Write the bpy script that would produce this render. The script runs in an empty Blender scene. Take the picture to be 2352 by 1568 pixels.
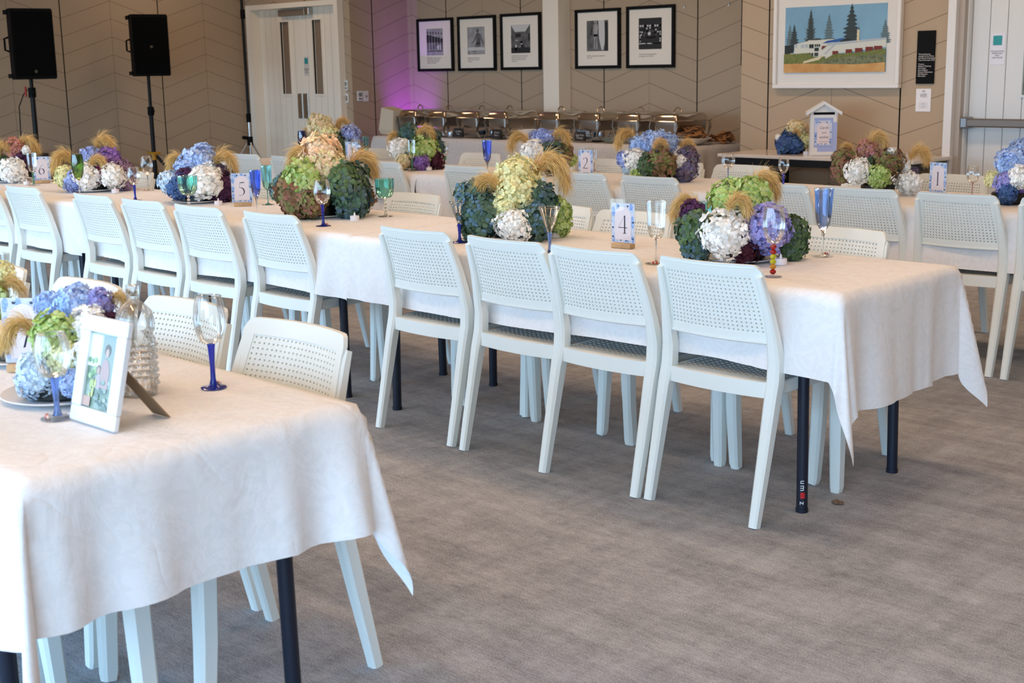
import bpy, math, random
from mathutils import Vector, Matrix
R=math.radians; PI=math.pi
C=bpy.context.scene.collection
sc=bpy.context.scene

# ------------------------------------------------------------------ camera model
F_PX=3072.58; PITCH=-0.202633; ROLL=-0.0186164; YAW=-0.7849342; HC=1.43
Fv=Vector((math.cos(PITCH)*math.sin(YAW),math.cos(PITCH)*math.cos(YAW),math.sin(PITCH)))
r_=Vector((math.cos(YAW),-math.sin(YAW),0)); u_=r_.cross(Fv)
Rv=r_*math.cos(ROLL)+u_*math.sin(ROLL); Uv=-r_*math.sin(ROLL)+u_*math.cos(ROLL)
EYE=Vector((0,0,HC))
def ray(x,y): return Fv+Rv*((x-1176)/F_PX)-Uv*((y-784)/F_PX)
def atd(x,y,d): return EYE+ray(x,y)*d                      # point of a pixel at a depth
def atz(x,y,z=0.745):
    d=ray(x,y); return EYE+d*((z-HC)/d.z)
def depth_of(p): return (Vector(p)-EYE).dot(Fv)

# ------------------------------------------------------------------ materials
MATS={}
def lin(c):
    return tuple(((v/255)/12.92 if v/255<=0.04045 else ((v/255+0.055)/1.055)**2.4) for v in c)
def mat(name,col,rough=0.6,metal=0.0,spec=0.5,trans=0.0,ior=1.45,noise=0,nscale=20,bump=0,bscale=100,emit=None,estr=1,sheen=0,sss=0,col2=None,coat=0):
    if name in MATS: return MATS[name]
    m=bpy.data.materials.new(name); m.use_nodes=True; nt=m.node_tree; b=nt.nodes['Principled BSDF']
    c=col if max(col)<=1.0 else lin(col)
    b.inputs['Base Color'].default_value=(*c,1)
    b.inputs['Roughness'].default_value=rough; b.inputs['Metallic'].default_value=metal
    b.inputs['Specular IOR Level'].default_value=spec; b.inputs['IOR'].default_value=ior
    b.inputs['Transmission Weight'].default_value=trans
    b.inputs['Sheen Weight'].default_value=sheen; b.inputs['Coat Weight'].default_value=coat
    if sss: b.inputs['Subsurface Weight'].default_value=sss; b.inputs['Subsurface Scale'].default_value=0.01
    tc=nt.nodes.new('ShaderNodeTexCoord')
    if noise or col2:
        n=nt.nodes.new('ShaderNodeTexNoise'); n.inputs['Scale'].default_value=nscale; n.inputs['Detail'].default_value=4
        nt.links.new(tc.outputs['Object'],n.inputs['Vector'])
        mx=nt.nodes.new('ShaderNodeMix'); mx.data_type='RGBA'
        c2=(col2 if (col2 and max(col2)<=1) else lin(col2)) if col2 else tuple(max(0,v*(1-noise)) for v in c)
        mx.inputs['A'].default_value=(*c,1); mx.inputs['B'].default_value=(*c2,1)
        rr=nt.nodes.new('ShaderNodeMapRange'); rr.inputs['From Min'].default_value=0.35; rr.inputs['From Max'].default_value=0.65
        nt.links.new(n.outputs['Fac'],rr.inputs['Value']); nt.links.new(rr.outputs['Result'],mx.inputs['Factor'])
        nt.links.new(mx.outputs['Result'],b.inputs['Base Color'])
    if bump:
        n2=nt.nodes.new('ShaderNodeTexNoise'); n2.inputs['Scale'].default_value=bscale; n2.inputs['Detail'].default_value=3
        nt.links.new(tc.outputs['Object'],n2.inputs['Vector'])
        bp=nt.nodes.new('ShaderNodeBump'); bp.inputs['Strength'].default_value=bump; bp.inputs['Distance'].default_value=0.01
        nt.links.new(n2.outputs['Fac'],bp.inputs['Height']); nt.links.new(bp.outputs['Normal'],b.inputs['Normal'])
    if emit: b.inputs['Emission Color'].default_value=(*emit,1); b.inputs['Emission Strength'].default_value=estr
    MATS[name]=m; return m
def N(nt,t,**k):
    n=nt.nodes.new(t)
    for a,v in k.items(): setattr(n,a,v)
    return n
def M(nt,op,a,b=None,c=None):
    n=nt.nodes.new('ShaderNodeMath'); n.operation=op
    for i,v in enumerate((a,b,c)):
        if v is None: continue
        if isinstance(v,(int,float)): n.inputs[i].default_value=v
        else: nt.links.new(v,n.inputs[i])
    return n.outputs[0]
def thin_glass(name,tint,refl=1.0,ior=1.5):
    """thin blown glass: light passes, tinted, with fresnel reflections"""
    m=bpy.data.materials.new(name); m.use_nodes=True; nt=m.node_tree; nt.nodes.clear()
    out=N(nt,'ShaderNodeOutputMaterial'); mx=N(nt,'ShaderNodeMixShader'); t=N(nt,'ShaderNodeBsdfTransparent'); g=N(nt,'ShaderNodeBsdfGlossy')
    t.inputs['Color'].default_value=(*tint,1); g.inputs['Roughness'].default_value=0.02
    g.inputs['Color'].default_value=(1,1,1,1)
    f=N(nt,'ShaderNodeLayerWeight'); f.inputs['Blend'].default_value=0.42
    ff=M(nt,'MULTIPLY_ADD',f.outputs['Fresnel'],0.9*refl,0.02*refl)
    nt.links.new(ff,mx.inputs[0]); nt.links.new(t.outputs[0],mx.inputs[1]); nt.links.new(g.outputs[0],mx.inputs[2])
    nt.links.new(mx.outputs[0],out.inputs[0]); MATS[name]=m; return m
def felt(name,axis,vpos,period,base,dark):
    """felt acoustic panels: chevron grooves, a black shadow gap at every panel edge"""
    m=bpy.data.materials.new(name); m.use_nodes=True; nt=m.node_tree; b=nt.nodes['Principled BSDF']
    tc=N(nt,'ShaderNodeTexCoord'); sp=N(nt,'ShaderNodeSeparateXYZ'); nt.links.new(tc.outputs['Object'],sp.inputs[0])
    u=sp.outputs[0 if axis=='x' else 1]; z=sp.outputs[2]
    q=M(nt,'DIVIDE',M(nt,'SUBTRACT',u,vpos),period)
    fr=M(nt,'FRACT',q)                                   # 0 at a panel edge
    d_edge=M(nt,'MULTIPLY',M(nt,'SUBTRACT',0.5,M(nt,'ABSOLUTE',M(nt,'SUBTRACT',fr,0.5))),period)   # metres to panel edge
    d_peak=M(nt,'SUBTRACT',period/2,d_edge)
    w=M(nt,'DIVIDE',M(nt,'SUBTRACT',M(nt,'ADD',z,M(nt,'MULTIPLY',d_peak,0.19/(period/2))),1.254-19.0),0.19)
    fw=M(nt,'FRACT',w)
    d_row=M(nt,'MULTIPLY',M(nt,'SUBTRACT',0.5,M(nt,'ABSOLUTE',M(nt,'SUBTRACT',fw,0.5))),0.19)
    l1=M(nt,'LESS_THAN',d_row,0.0019); l2=M(nt,'LESS_THAN',d_peak,0.0014); l3=M(nt,'LESS_THAN',d_edge,0.0062)
    thin=M(nt,'MAXIMUM',l1,l2)
    n=N(nt,'ShaderNodeTexNoise'); n.inputs['Scale'].default_value=260; nt.links.new(tc.outputs['Object'],n.inputs['Vector'])
    n2=N(nt,'ShaderNodeTexNoise'); n2.inputs['Scale'].default_value=2.2; nt.links.new(tc.outputs['Object'],n2.inputs['Vector'])
    mxa=N(nt,'ShaderNodeMix',data_type='RGBA'); mxa.inputs['A'].default_value=(*base,1); mxa.inputs['B'].default_value=(*(v*0.86 for v in base),1)
    nt.links.new(M(nt,'ADD',M(nt,'MULTIPLY',n.outputs['Fac'],0.6),M(nt,'MULTIPLY',n2.outputs['Fac'],0.4)),mxa.inputs['Factor'])
    mxb=N(nt,'ShaderNodeMix',data_type='RGBA'); nt.links.new(mxa.outputs['Result'],mxb.inputs['A']); mxb.inputs['B'].default_value=(*dark,1); nt.links.new(M(nt,'MULTIPLY',thin,0.85),mxb.inputs['Factor'])
    mxc=N(nt,'ShaderNodeMix',data_type='RGBA'); nt.links.new(mxb.outputs['Result'],mxc.inputs['A']); mxc.inputs['B'].default_value=(0.004,0.004,0.004,1); nt.links.new(l3,mxc.inputs['Factor'])
    nt.links.new(mxc.outputs['Result'],b.inputs['Base Color']); b.inputs['Roughness'].default_value=0.95; b.inputs['Specular IOR Level'].default_value=0.15
    MATS[name]=m; return m

# ------------------------------------------------------------------ mesh builder
class MB:
    def __init__(s): s.v=[]; s.f=[]; s.mi=[]; s.cur=0; s.T=None
    def add(s,vs,fs):
        o=len(s.v)
        if s.T is not None: vs=[s.T@Vector(v) for v in vs]
        s.v+=[tuple(v) for v in vs]; s.f+=[tuple(i+o for i in f) for f in fs]; s.mi+=[s.cur]*len(fs); return s
    def box(s,x0,x1,y0,y1,z0,z1):
        return s.add([(x0,y0,z0),(x1,y0,z0),(x1,y1,z0),(x0,y1,z0),(x0,y0,z1),(x1,y0,z1),(x1,y1,z1),(x0,y1,z1)],
            [(0,3,2,1),(4,5,6,7),(0,1,5,4),(1,2,6,5),(2,3,7,6),(3,0,4,7)])
    def rbox(s,x0,x1,y0,y1,z0,z1,b=0.005):
        """box with chamfered edges"""
        vs=[];idx={}
        for ix,x in enumerate((x0,x1)):
            for iy,y in enumerate((y0,y1)):
                for iz,z in enumerate((z0,z1)):
                    sx=1 if ix==0 else -1; sy=1 if iy==0 else -1; sz=1 if iz==0 else -1
                    for k,(dx,dy,dz) in enumerate(((0,1,1),(1,0,1),(1,1,0))):
                        idx[ix,iy,iz,k]=len(vs); vs.append((x+dx*b*sx,y+dy*b*sy,z+dz*b*sz))
        g=lambda *a: idx[a]
        fs=[]
        for s_ in (0,1):
            fs.append([g(s_,0,0,0),g(s_,1,0,0),g(s_,1,1,0),g(s_,0,1,0)] if s_ else [g(s_,0,0,0),g(s_,0,1,0),g(s_,1,1,0),g(s_,1,0,0)])
            fs.append([g(0,s_,0,1),g(0,s_,1,1),g(1,s_,1,1),g(1,s_,0,1)] if s_ else [g(0,s_,0,1),g(1,s_,0,1),g(1,s_,1,1),g(0,s_,1,1)])
            fs.append([g(0,0,s_,2),g(1,0,s_,2),g(1,1,s_,2),g(0,1,s_,2)] if s_ else [g(0,0,s_,2),g(0,1,s_,2),g(1,1,s_,2),g(1,0,s_,2)])
        for a in (0,1):
            for c in (0,1):
                fs.append([g(a,c,0,0),g(a,c,1,0),g(a,c,1,1),g(a,c,0,1)])
                fs.append([g(a,0,c,0),g(a,1,c,0),g(a,1,c,2),g(a,0,c,2)])
                fs.append([g(0,a,c,1),g(1,a,c,1),g(1,a,c,2),g(0,a,c,2)])
                for d in (0,1): fs.append([g(a,c,d,0),g(a,c,d,1),g(a,c,d,2)])
        return s.add(vs,fs)
    def prism(s,pts,z0,z1,axis='z'):
        """extrude a polygon of (a,b); axis = extrusion axis"""
        n=len(pts)
        def mp(a,b,c): return {'z':(a,b,c),'y':(a,c,b),'x':(c,a,b)}[axis]
        vs=[mp(a,b,z0) for a,b in pts]+[mp(a,b,z1) for a,b in pts]
        return s.add(vs,[tuple(range(n))[::-1],tuple(range(n,2*n))]+[(i,(i+1)%n,n+(i+1)%n,n+i) for i in range(n)])
    def lathe(s,prof,n=24,ox=0,oy=0,oz=0,closed=False):
        vs=[];fs=[]
        for (r,z) in prof:
            for k in range(n):
                a=2*PI*k/n; vs.append((ox+r*math.cos(a),oy+r*math.sin(a),oz+z))
        for i in range(len(prof)-1):
            for k in range(n):
                k2=(k+1)%n; fs.append((i*n+k,i*n+k2,(i+1)*n+k2,(i+1)*n+k))
        return s.add(vs,fs)
    def tube(s,pts,r,n=8,cap=True,sec=None,up=None):
        """sweep a ring (or section sec of (a,b)) along pts"""
        pts=[Vector(p) for p in pts]; rr=r if isinstance(r,(list,tuple)) else [r]*len(pts)
        vs=[];fs=[]; prev=Vector(up) if up else None
        for i,p in enumerate(pts):
            t=(pts[min(i+1,len(pts)-1)]-pts[max(i-1,0)]).normalized()
            if prev is None: prev=Vector((0,0,1)) if abs(t.z)<0.9 else Vector((1,0,0))
            a=(prev-t*prev.dot(t)).normalized(); b=t.cross(a); prev=a
            m=n if sec is None else len(sec)
            for k in range(m):
                if sec is None: ca,cb=math.cos(2*PI*k/n)*rr[i],math.sin(2*PI*k/n)*rr[i]
                else: ca,cb=sec[k][0]*rr[i],sec[k][1]*rr[i]
                vs.append(p+a*ca+b*cb)
        m=n if sec is None else len(sec)
        for i in range(len(pts)-1):
            for k in range(m):
                k2=(k+1)%m; fs.append((i*m+k,i*m+k2,(i+1)*m+k2,(i+1)*m+k))
        if cap: fs.append(tuple(range(m))[::-1]); fs.append(tuple(range((len(pts)-1)*m,len(pts)*m)))
        return s.add(vs,fs)
    def ball(s,c,r,n=8,m=6,sz=1):
        prof=[(r*math.sin(PI*i/m),-r*sz*math.cos(PI*i/m)) for i in range(m+1)]
        return s.lathe(prof,n,c[0],c[1],c[2])
    def mesh(s,name,mats,smooth=False,angle=None):
        me=bpy.data.meshes.new(name); me.from_pydata(s.v,[],s.f)
        for m in (mats if isinstance(mats,(list,tuple)) else [mats]): me.materials.append(m)
        me.polygons.foreach_set('material_index',s.mi)
        if smooth: me.polygons.foreach_set('use_smooth',[True]*len(s.f))
        me.update()
        if smooth and angle:
            try: me.set_sharp_from_angle(angle=R(angle))
            except Exception: pass
        return me
    def build(s,name,mats,parent=None,smooth=False,angle=40,label=None,loc=None,rot=None):
        o=bpy.data.objects.new(name,s.mesh(name,mats,smooth,angle)); C.objects.link(o)
        if parent: o.parent=parent
        if loc: o.location=loc
        if rot: o.rotation_euler=rot
        if label: o['label']=label
        return o
def tag(o,label,cat,group=None,kind=None):
    if label: o['label']=label
    if cat: o['category']=cat
    if group: o['group']=group
    if kind: o['kind']=kind
    return o
def thing(name,label,cat,loc=(0,0,0),rz=0,group=None):
    o=bpy.data.objects.new(name,None); C.objects.link(o); o.location=loc; o.rotation_euler=(0,0,rz); o.empty_display_size=0.05
    return tag(o,label,cat,group)
def struct(name,mb,mats,parent=None,smooth=False):
    o=mb.build(name,mats,parent,smooth)
    if not parent: o['kind']='structure'
    return o
def use(name,me,parent,loc=(0,0,0),rot=(0,0,0),scale=(1,1,1),label=None):
    o=bpy.data.objects.new(name,me); C.objects.link(o); o.parent=parent; o.location=loc; o.rotation_euler=rot; o.scale=scale
    if label: o['label']=label
    return o
def dup(root,loc,rz,label,group=None):
    r=root.copy(); C.objects.link(r); r.location=loc; r.rotation_euler=(0,0,rz); r['label']=label
    if group: r['group']=group
    for ch in list(root.children):
        c=ch.copy(); C.objects.link(c); c.parent=r
        for g in ch.children:
            d=g.copy(); C.objects.link(d); d.parent=c
    return r
def text_mesh(body,size,m,align='CENTER',extrude=0.0004,spacing=1.0,shear=0.0,line=1.0):
    cu=bpy.data.curves.new('lettering','FONT'); cu.body=body; cu.size=size; cu.align_x=align; cu.align_y='CENTER'; cu.extrude=extrude
    cu.space_character=spacing; cu.shear=shear; cu.space_line=line; cu.resolution_u=3
    o=bpy.data.objects.new('lettering',cu); C.objects.link(o)
    me=bpy.data.meshes.new_from_object(o.evaluated_get(bpy.context.evaluated_depsgraph_get()))
    bpy.data.objects.remove(o); me.materials.clear(); me.materials.append(m); return me
def shade(c,k): return tuple(min(1,v*k) for v in c)

# ------------------------------------------------------------------ shared materials
m_chair=mat('white_plastic',(0.80,0.825,0.775),0.45,spec=0.4)
m_black=mat('black_plastic',(0.004,0.004,0.0045),0.6,spec=0.12)
m_blackmet=mat('black_metal',(0.008,0.008,0.009),0.45,spec=0.25)
m_navy=mat('dark_navy_metal',(0.012,0.016,0.030),0.4,metal=0.2)
m_chrome=mat('polished_steel',(0.62,0.54,0.45),0.13,metal=1.0)
m_steel=mat('brushed_steel',(0.50,0.47,0.43),0.3,metal=1.0)
m_white=mat('white_paint',(0.74,0.73,0.71),0.4)
m_paper=mat('white_paper',(0.80,0.78,0.79),0.8)
m_pink=mat('blush_paper',(0.80,0.70,0.72),0.8)
m_ink=mat('navy_ink',(0.006,0.006,0.03),0.7)
m_mount=mat('picture_mount',(0.88,0.80,0.69),0.8)
m_frameblk=mat('black_frame',(0.006,0.006,0.006),0.5,spec=0.15)
m_oak=mat('pale_wood',(0.62,0.40,0.20),0.5,noise=0.25,nscale=30)
m_grey=mat('grey_text',(0.18,0.17,0.18),0.8)
m_led=mat('tealight_plastic',(0.86,0.82,0.86),0.35,sss=0.3)
m_acr=thin_glass('clear_acrylic',(0.985,0.99,0.99),0.06)
m_clear=thin_glass('clear_glass',(0.975,0.98,0.975),.75)
m_g_blue=thin_glass('cobalt_glass',(0.05,0.07,0.60)); m_g_lblue=thin_glass('sky_blue_glass',(0.52,0.66,0.94))
m_g_teal=thin_glass('aqua_glass',(0.52,0.86,0.84)); m_g_green=thin_glass('sea_green_glass',(0.38,0.78,0.66)); m_g_olive=thin_glass('olive_glass',(0.30,0.48,0.12))
m_g_mid=thin_glass('royal_blue_glass',(0.26,0.38,0.90)); m_g_lime=thin_glass('lime_glass',(0.45,0.85,0.30)); m_g_pink=thin_glass('pink_glass',(0.85,0.60,0.60))
s_clear=mat('clear_stem_glass',(0.95,0.96,0.95),0.03,trans=1.0,ior=1.45)
s_blue=mat('cobalt_stem_glass',(0.03,0.05,0.55),0.06,trans=0.6,ior=1.45)
s_lblue=mat('pale_blue_stem_glass',(0.25,0.40,0.85),0.06,trans=0.7,ior=1.45)
s_teal=mat('aqua_stem_glass',(0.25,0.65,0.62),0.06,trans=0.7,ior=1.45)
s_green=mat('green_stem_glass',(0.15,0.5,0.3),0.06,trans=0.7)
s_red=mat('red_stem_glass',(0.5,0.01,0.01),0.06,trans=0.5); s_yel=mat('yellow_stem_glass',(0.75,0.7,0.03),0.06,trans=0.5); s_org=mat('amber_stem_glass',(0.85,0.35,0.02),0.06,trans=0.5)
s_pink=mat('rose_stem_glass',(0.75,0.4,0.4),0.06,trans=0.7)
m_gem=mat('red_beads',(0.65,0.05,0.03),0.2)

# ------------------------------------------------------------------ room shell
BASE=(0.475,0.365,0.255); DARK=(0.05,0.036,0.026)
f_back=felt('felt_back','x',-7.62,1.13,BASE,DARK); f_near=felt('felt_near','x',-6.20,1.16,BASE,DARK)
f_left=felt('felt_left','y',6.957,1.166,BASE,DARK); f_ret=felt('felt_return','y',9.59,1.06,BASE,DARK); f_door=felt('felt_door','x',-13.6,1.16,BASE,DARK)
ZC=3.0
def carpet():
    m=bpy.data.materials.new('carpet'); m.use_nodes=True; nt=m.node_tree; b=nt.nodes['Principled BSDF']
    tc=N(nt,'ShaderNodeTexCoord')
    def nz(sx,sy,rot,scale,det=5):
        mp=N(nt,'ShaderNodeMapping'); mp.inputs['Scale'].default_value=(sx,sy,1); mp.inputs['Rotation'].default_value=(0,0,rot); nt.links.new(tc.outputs['Object'],mp.inputs[0])
        n=N(nt,'ShaderNodeTexNoise'); n.inputs['Scale'].default_value=scale; n.inputs['Detail'].default_value=det; n.inputs['Roughness'].default_value=0.65; nt.links.new(mp.outputs[0],n.inputs['Vector']); return n.outputs['Fac']
    a=nz(1,4,0.0,3.0); c=nz(4,1,0.0,3.4); f=nz(1,1.6,0.5,210,3); g=nz(1,1,0.3,1.1,3)
    h=nz(1,7,0.0,26,3)
    s=M(nt,'ADD',M(nt,'MULTIPLY',a,0.20),M(nt,'MULTIPLY',c,0.14)); s=M(nt,'ADD',s,M(nt,'MULTIPLY',f,0.42)); s=M(nt,'ADD',s,M(nt,'MULTIPLY',g,0.06)); s=M(nt,'ADD',s,M(nt,'MULTIPLY',h,0.20))
    cr=N(nt,'ShaderNodeValToRGB'); e=cr.color_ramp.elements; e[0].position=0.38; e[0].color=(0.11,0.115,0.125,1); e[1].position=0.70; e[1].color=(0.72,0.74,0.78,1)
    k=cr.color_ramp.elements.new(0.53); k.color=(0.39,0.39,0.405,1)
    nt.links.new(s,cr.inputs[0]); nt.links.new(cr.outputs[0],b.inputs['Base Color']); b.inputs['Roughness'].default_value=1.0; b.inputs['Specular IOR Level'].default_value=0.1
    bp=N(nt,'ShaderNodeBump'); bp.inputs['Strength'].default_value=0.5; bp.inputs['Distance'].default_value=0.004; nt.links.new(f,bp.inputs['Height']); nt.links.new(bp.outputs[0],b.inputs['Normal'])
    return m
m_carpet=carpet(); m_ceil=mat('warm_timber_ceiling',(0.80,0.62,0.46),0.7,noise=0.1,nscale=4)
WX0,WX1,WY0=-13.6,4.6,-2.6
struct('floor',MB().box(WX0-.2,WX1+.2,WY0-.2,10.4,-0.1,0),m_carpet)
struct('ceiling',MB().box(WX0-.2,WX1+.2,WY0-.2,10.4,ZC,ZC+.1),m_ceil)
struct('wall_left',MB().box(WX0-.2,WX0,WY0-.2,9.28,0,ZC),f_left)
# wall around the left double doors (faces the room, set forward of the buffet recess)
mb=MB(); mb.box(-13.6,-13.481,9.28,9.48,0,ZC).box(-11.756,-11.672,9.28,9.48,0,ZC).box(-13.481,-11.756,9.28,9.48,2.176,ZC)
mb.cur=0; struct('wall_door_side',mb,f_door)
struct('wall_recess_side',MB().box(-11.67,-11.65,9.28,10.1,0,ZC),f_ret)
struct('wall_back',MB().box(-11.85,-6.26,10.1,10.3,0,ZC),f_back)
struct('wall_recess_end',MB().box(-6.46,-6.26,9.352,10.1,0,ZC),f_ret)
mb=MB(); mb.box(-6.46,-4.67,9.15,9.35,0,ZC).box(-4.67,-2.62,9.15,9.35,2.3,ZC).box(-2.62,WX1+.2,9.15,9.35,0,ZC)
struct('wall_back_right',mb,f_near)
struct('wall_right',MB().box(WX1,WX1+.2,WY0-.2,9.35,0,ZC),mat('wall_right_grey',(0.45,0.42,0.38),.8))
# window wall behind the camera: piers and a header, tall openings between
mb=MB(); mb.box(WX0-.2,WX1+.2,WY0-.2,WY0,2.55,ZC)
wins=[]
x=WX0
for i in range(7):
    x0=WX0+.3+i*2.6; x1=x0+2.35; wins.append((x0,x1))
px=WX0-.2
for (x0,x1) in wins:
    mb.box(px,x0,WY0-.2,WY0,0,2.55); px=x1
mb.box(px,WX1+.2,WY0-.2,WY0,0,2.55)
struct('wall_front',mb,m_white)
m_alu=mat('dark_aluminium',(0.05,0.05,0.055),0.4,metal=0.6)
for i,(x0,x1) in enumerate(wins):
    w=MB(); xm=(x0+x1)/2
    for a,b in ((x0,x0+.05),(xm-.03,xm+.03),(x1-.05,x1)): w.box(a,b,WY0-.12,WY0-.06,0,2.55)
    w.box(x0,x1,WY0-.12,WY0-.06,2.5,2.55).box(x0,x1,WY0-.12,WY0-.06,0,.06)
    struct('window_%d'%(i+1),w,m_alu)
# column between the pictures
struct('trim_1',MB().rbox(-9.40,-9.19,9.92,10.1,0,ZC,.004),mat('column_paint',(0.86,0.79,0.67),0.5))
struct('baseboard_back',MB().box(-11.65,-6.46,10.085,10.1,0,.1),m_black)
struct('baseboard_left',MB().box(WX0,WX0+.015,WY0,9.28,0,.1),m_black)
struct('baseboard_right',MB().box(-6.46,-4.68,9.135,9.15,0,.1),m_black)

# --- left double door
m_door=mat('door_paint',(0.90,0.83,0.71),0.45); m_doorR=mat('door_paint_white',(0.70,0.71,0.70),0.45)
fr=MB(); fr.box(-13.48,-13.39,9.20,9.44,0,2.12).box(-11.825,-11.757,9.20,9.44,0,2.12).box(-13.48,-11.757,9.20,9.44,2.12,2.175)
struct('trim_2',fr,m_door)
def door_leaf(x0,x1,y,z1,vis,boards=0.105,m=m_door,yb=0.045):
    """boards (with grooves) around a vision opening vis=(vx0,vx1,vz0,vz1)"""
    mb=MB(); n=max(1,round((x1-x0)/boards)); w=(x1-x0)/n
    vx0,vx1,vz0,vz1=vis
    mb.box(x0,vx0,y+.012,y+yb,0,z1).box(vx1,x1,y+.012,y+yb,0,z1).box(vx0,vx1,y+.012,y+yb,0,vz0).box(vx0,vx1,y+.012,y+yb,vz1,z1)
    for i in range(n):
        a=x0+i*w+.003; b=x0+(i+1)*w-.003
        if b<=vx0 or a>=vx1: mb.box(a,b,y,y+.012,0,z1)
        else:
            if a<vx0: mb.box(a,vx0,y,y+.012,0,z1)
            if b>vx1: mb.box(vx1,b,y,y+.012,0,z1)
            aa=max(a,vx0); bb=min(b,vx1)
            mb.box(aa,bb,y,y+.012,0,vz0).box(aa,bb,y,y+.012,vz1,z1)
    return mb
d1=struct('door_1',door_leaf(-13.39,-12.615,9.33,2.12,(-12.985,-12.815,1.167,1.975)),m_door)
d2=struct('door_2',door_leaf(-12.605,-11.825,9.33,2.12,(-12.378,-12.215,1.167,1.978)),m_door)
def vision(par,x0,x1,z0,z1,y):
    f=MB(); t=.018
    f.box(x0-t,x0,y-.012,y+.02,z0-t,z1+t).box(x1,x1+t,y-.012,y+.02,z0-t,z1+t).box(x0,x1,y-.012,y+.02,z1,z1+t).box(x0,x1,y-.012,y+.02,z0-t,z0)
    f.build('glazing_bead',m_door,par)
    MB().box(x0,x1,y+.03,y+.036,z0,z1).build('glass_pane',MATS.get('door_glass') or mat('door_glass',(0.26,0.19,0.135),0.12,spec=0.6),par)
vision(d1,-12.985,-12.815,1.167,1.975,9.33); vision(d2,-12.378,-12.215,1.167,1.978,9.33)
MB().rbox(-12.705,-12.62,9.318,9.33,.892,1.172,.003).build('push_plate',m_steel,d1,label='brushed steel push plate on the left leaf')
MB().rbox(-12.60,-12.515,9.318,9.33,.892,1.172,.003).build('push_plate',m_steel,d2,label='brushed steel push plate on the right leaf')
c=MB().rbox(-12.93,-12.43,9.26,9.33,2.035,2.108,.006).build('door_closer',mat('closer_bronze',(0.30,0.25,0.20),0.4,metal=0.5),d1)
MB().rbox(-12.42,-12.36,9.265,9.33,2.035,2.112,.004).build('closer_bracket',m_steel,c)
m_teal=mat('teal_sticker',(0.02,0.30,0.32),0.5)
s=thing('door_notice','small white notice with teal square on the left double door','notice',(-12.52,9.329,1.47))
MB().box(-.045,.045,-.002,0,-.10,.11).build('sheet',mat('notice_film',(0.66,0.62,0.58),0.3),s); MB().box(-.03,.03,-.004,-.002,.03,.095).build('logo_square',m_teal,s)
use('lettering',text_mesh('NO ALCOHOL\nPERMITTED\nPAST\nTHIS DOOR',.014,m_grey),s,(0,-.003,-.045),(PI/2,0,0))

# --- right double door
yR=9.27
fr=MB(); fr.box(-4.675,-4.615,9.12,9.35,0,2.24).box(-2.68,-2.62,9.12,9.35,0,2.24).box(-4.675,-2.62,9.12,9.35,2.24,2.3)
struct('trim_3',fr,mat('door_frame_white',(0.72,0.71,0.69),0.4))
struct('trim_4',MB().box(-4.615,-4.575,9.17,9.36,0,2.24).box(-2.72,-2.68,9.17,9.36,0,2.24),mat('jamb_beige',(0.45,0.39,0.33),0.5))
struct('trim_5',MB().box(-4.575,-4.562,9.22,9.37,0,2.24),m_doorR)
d3=struct('door_3',door_leaf(-4.56,-3.65,yR,2.23,(-4.17,-4.0,1.17,2.0),.135,m_doorR),m_doorR)
d4=struct('door_4',door_leaf(-3.64,-2.72,yR,2.23,(-3.35,-3.18,1.17,2.0),.135,m_doorR),m_doorR)
m_dg=mat('door_glass_daylight',(0.30,0.55,0.52),0.08,spec=0.8)
for par,x0,x1 in ((d3,-4.17,-4.0),(d4,-3.35,-3.18)):
    f=MB(); t=.016
    f.box(x0-t,x0,yR-.012,yR+.02,1.17-t,2+t).box(x1,x1+t,yR-.012,yR+.02,1.17-t,2+t).box(x0,x1,yR-.012,yR+.02,2,2+t).box(x0,x1,yR-.012,yR+.02,1.17-t,1.17)
    f.build('glazing_bead',m_doorR,par); MB().box(x0,x1,yR+.03,yR+.036,1.17,2).build('glass_pane',m_dg,par)
    MB().box(x0,x1,yR+.022,yR+.03,1.235,1.25).build('glazing_bar',m_grey,par)
m_bar=mat('bronze_bar',(0.20,0.175,0.15),0.45,metal=0.5)
def pushbar(par,x0,x1):
    b=MB(); b.tube([(x0+.05,yR-.075,.975),(x1-.05,yR-.075,.975)],1,sec=[(.03,-.022),(.03,.012),(.02,.024),(-.02,.024),(-.03,.012),(-.03,-.022)],up=(0,0,1)); b.build('push_bar',m_bar,par,True)
    e=MB()
    for xx in (x0+.03,x1-.03): e.rbox(xx-.03,xx+.03,yR-.105,yR,.935,1.015,.01)
    e.build('bar_bracket',mat('bracket_grey',(0.25,0.25,0.26),0.35,metal=.7),par)
pushbar(d3,-4.575,-3.68); pushbar(d4,-3.60,-2.76)
s=thing('door_notice','white no alcohol notice with teal square on the right door','notice',(-4.365,yR-.001,1.49))
MB().box(-.05,.055,-.002,0,-.11,.11).build('sheet',mat('notice_film2',(0.72,0.70,0.74),0.3),s); MB().rbox(-.035,.03,-.005,-.002,.025,.09,.001).build('logo_square',m_teal,s)
use('lettering',text_mesh('NO ALCOHOL\nPERMITTED\nPAST\nTHIS DOOR',.015,m_grey),s,(0,-.003,-.04),(PI/2,0,0))

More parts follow.
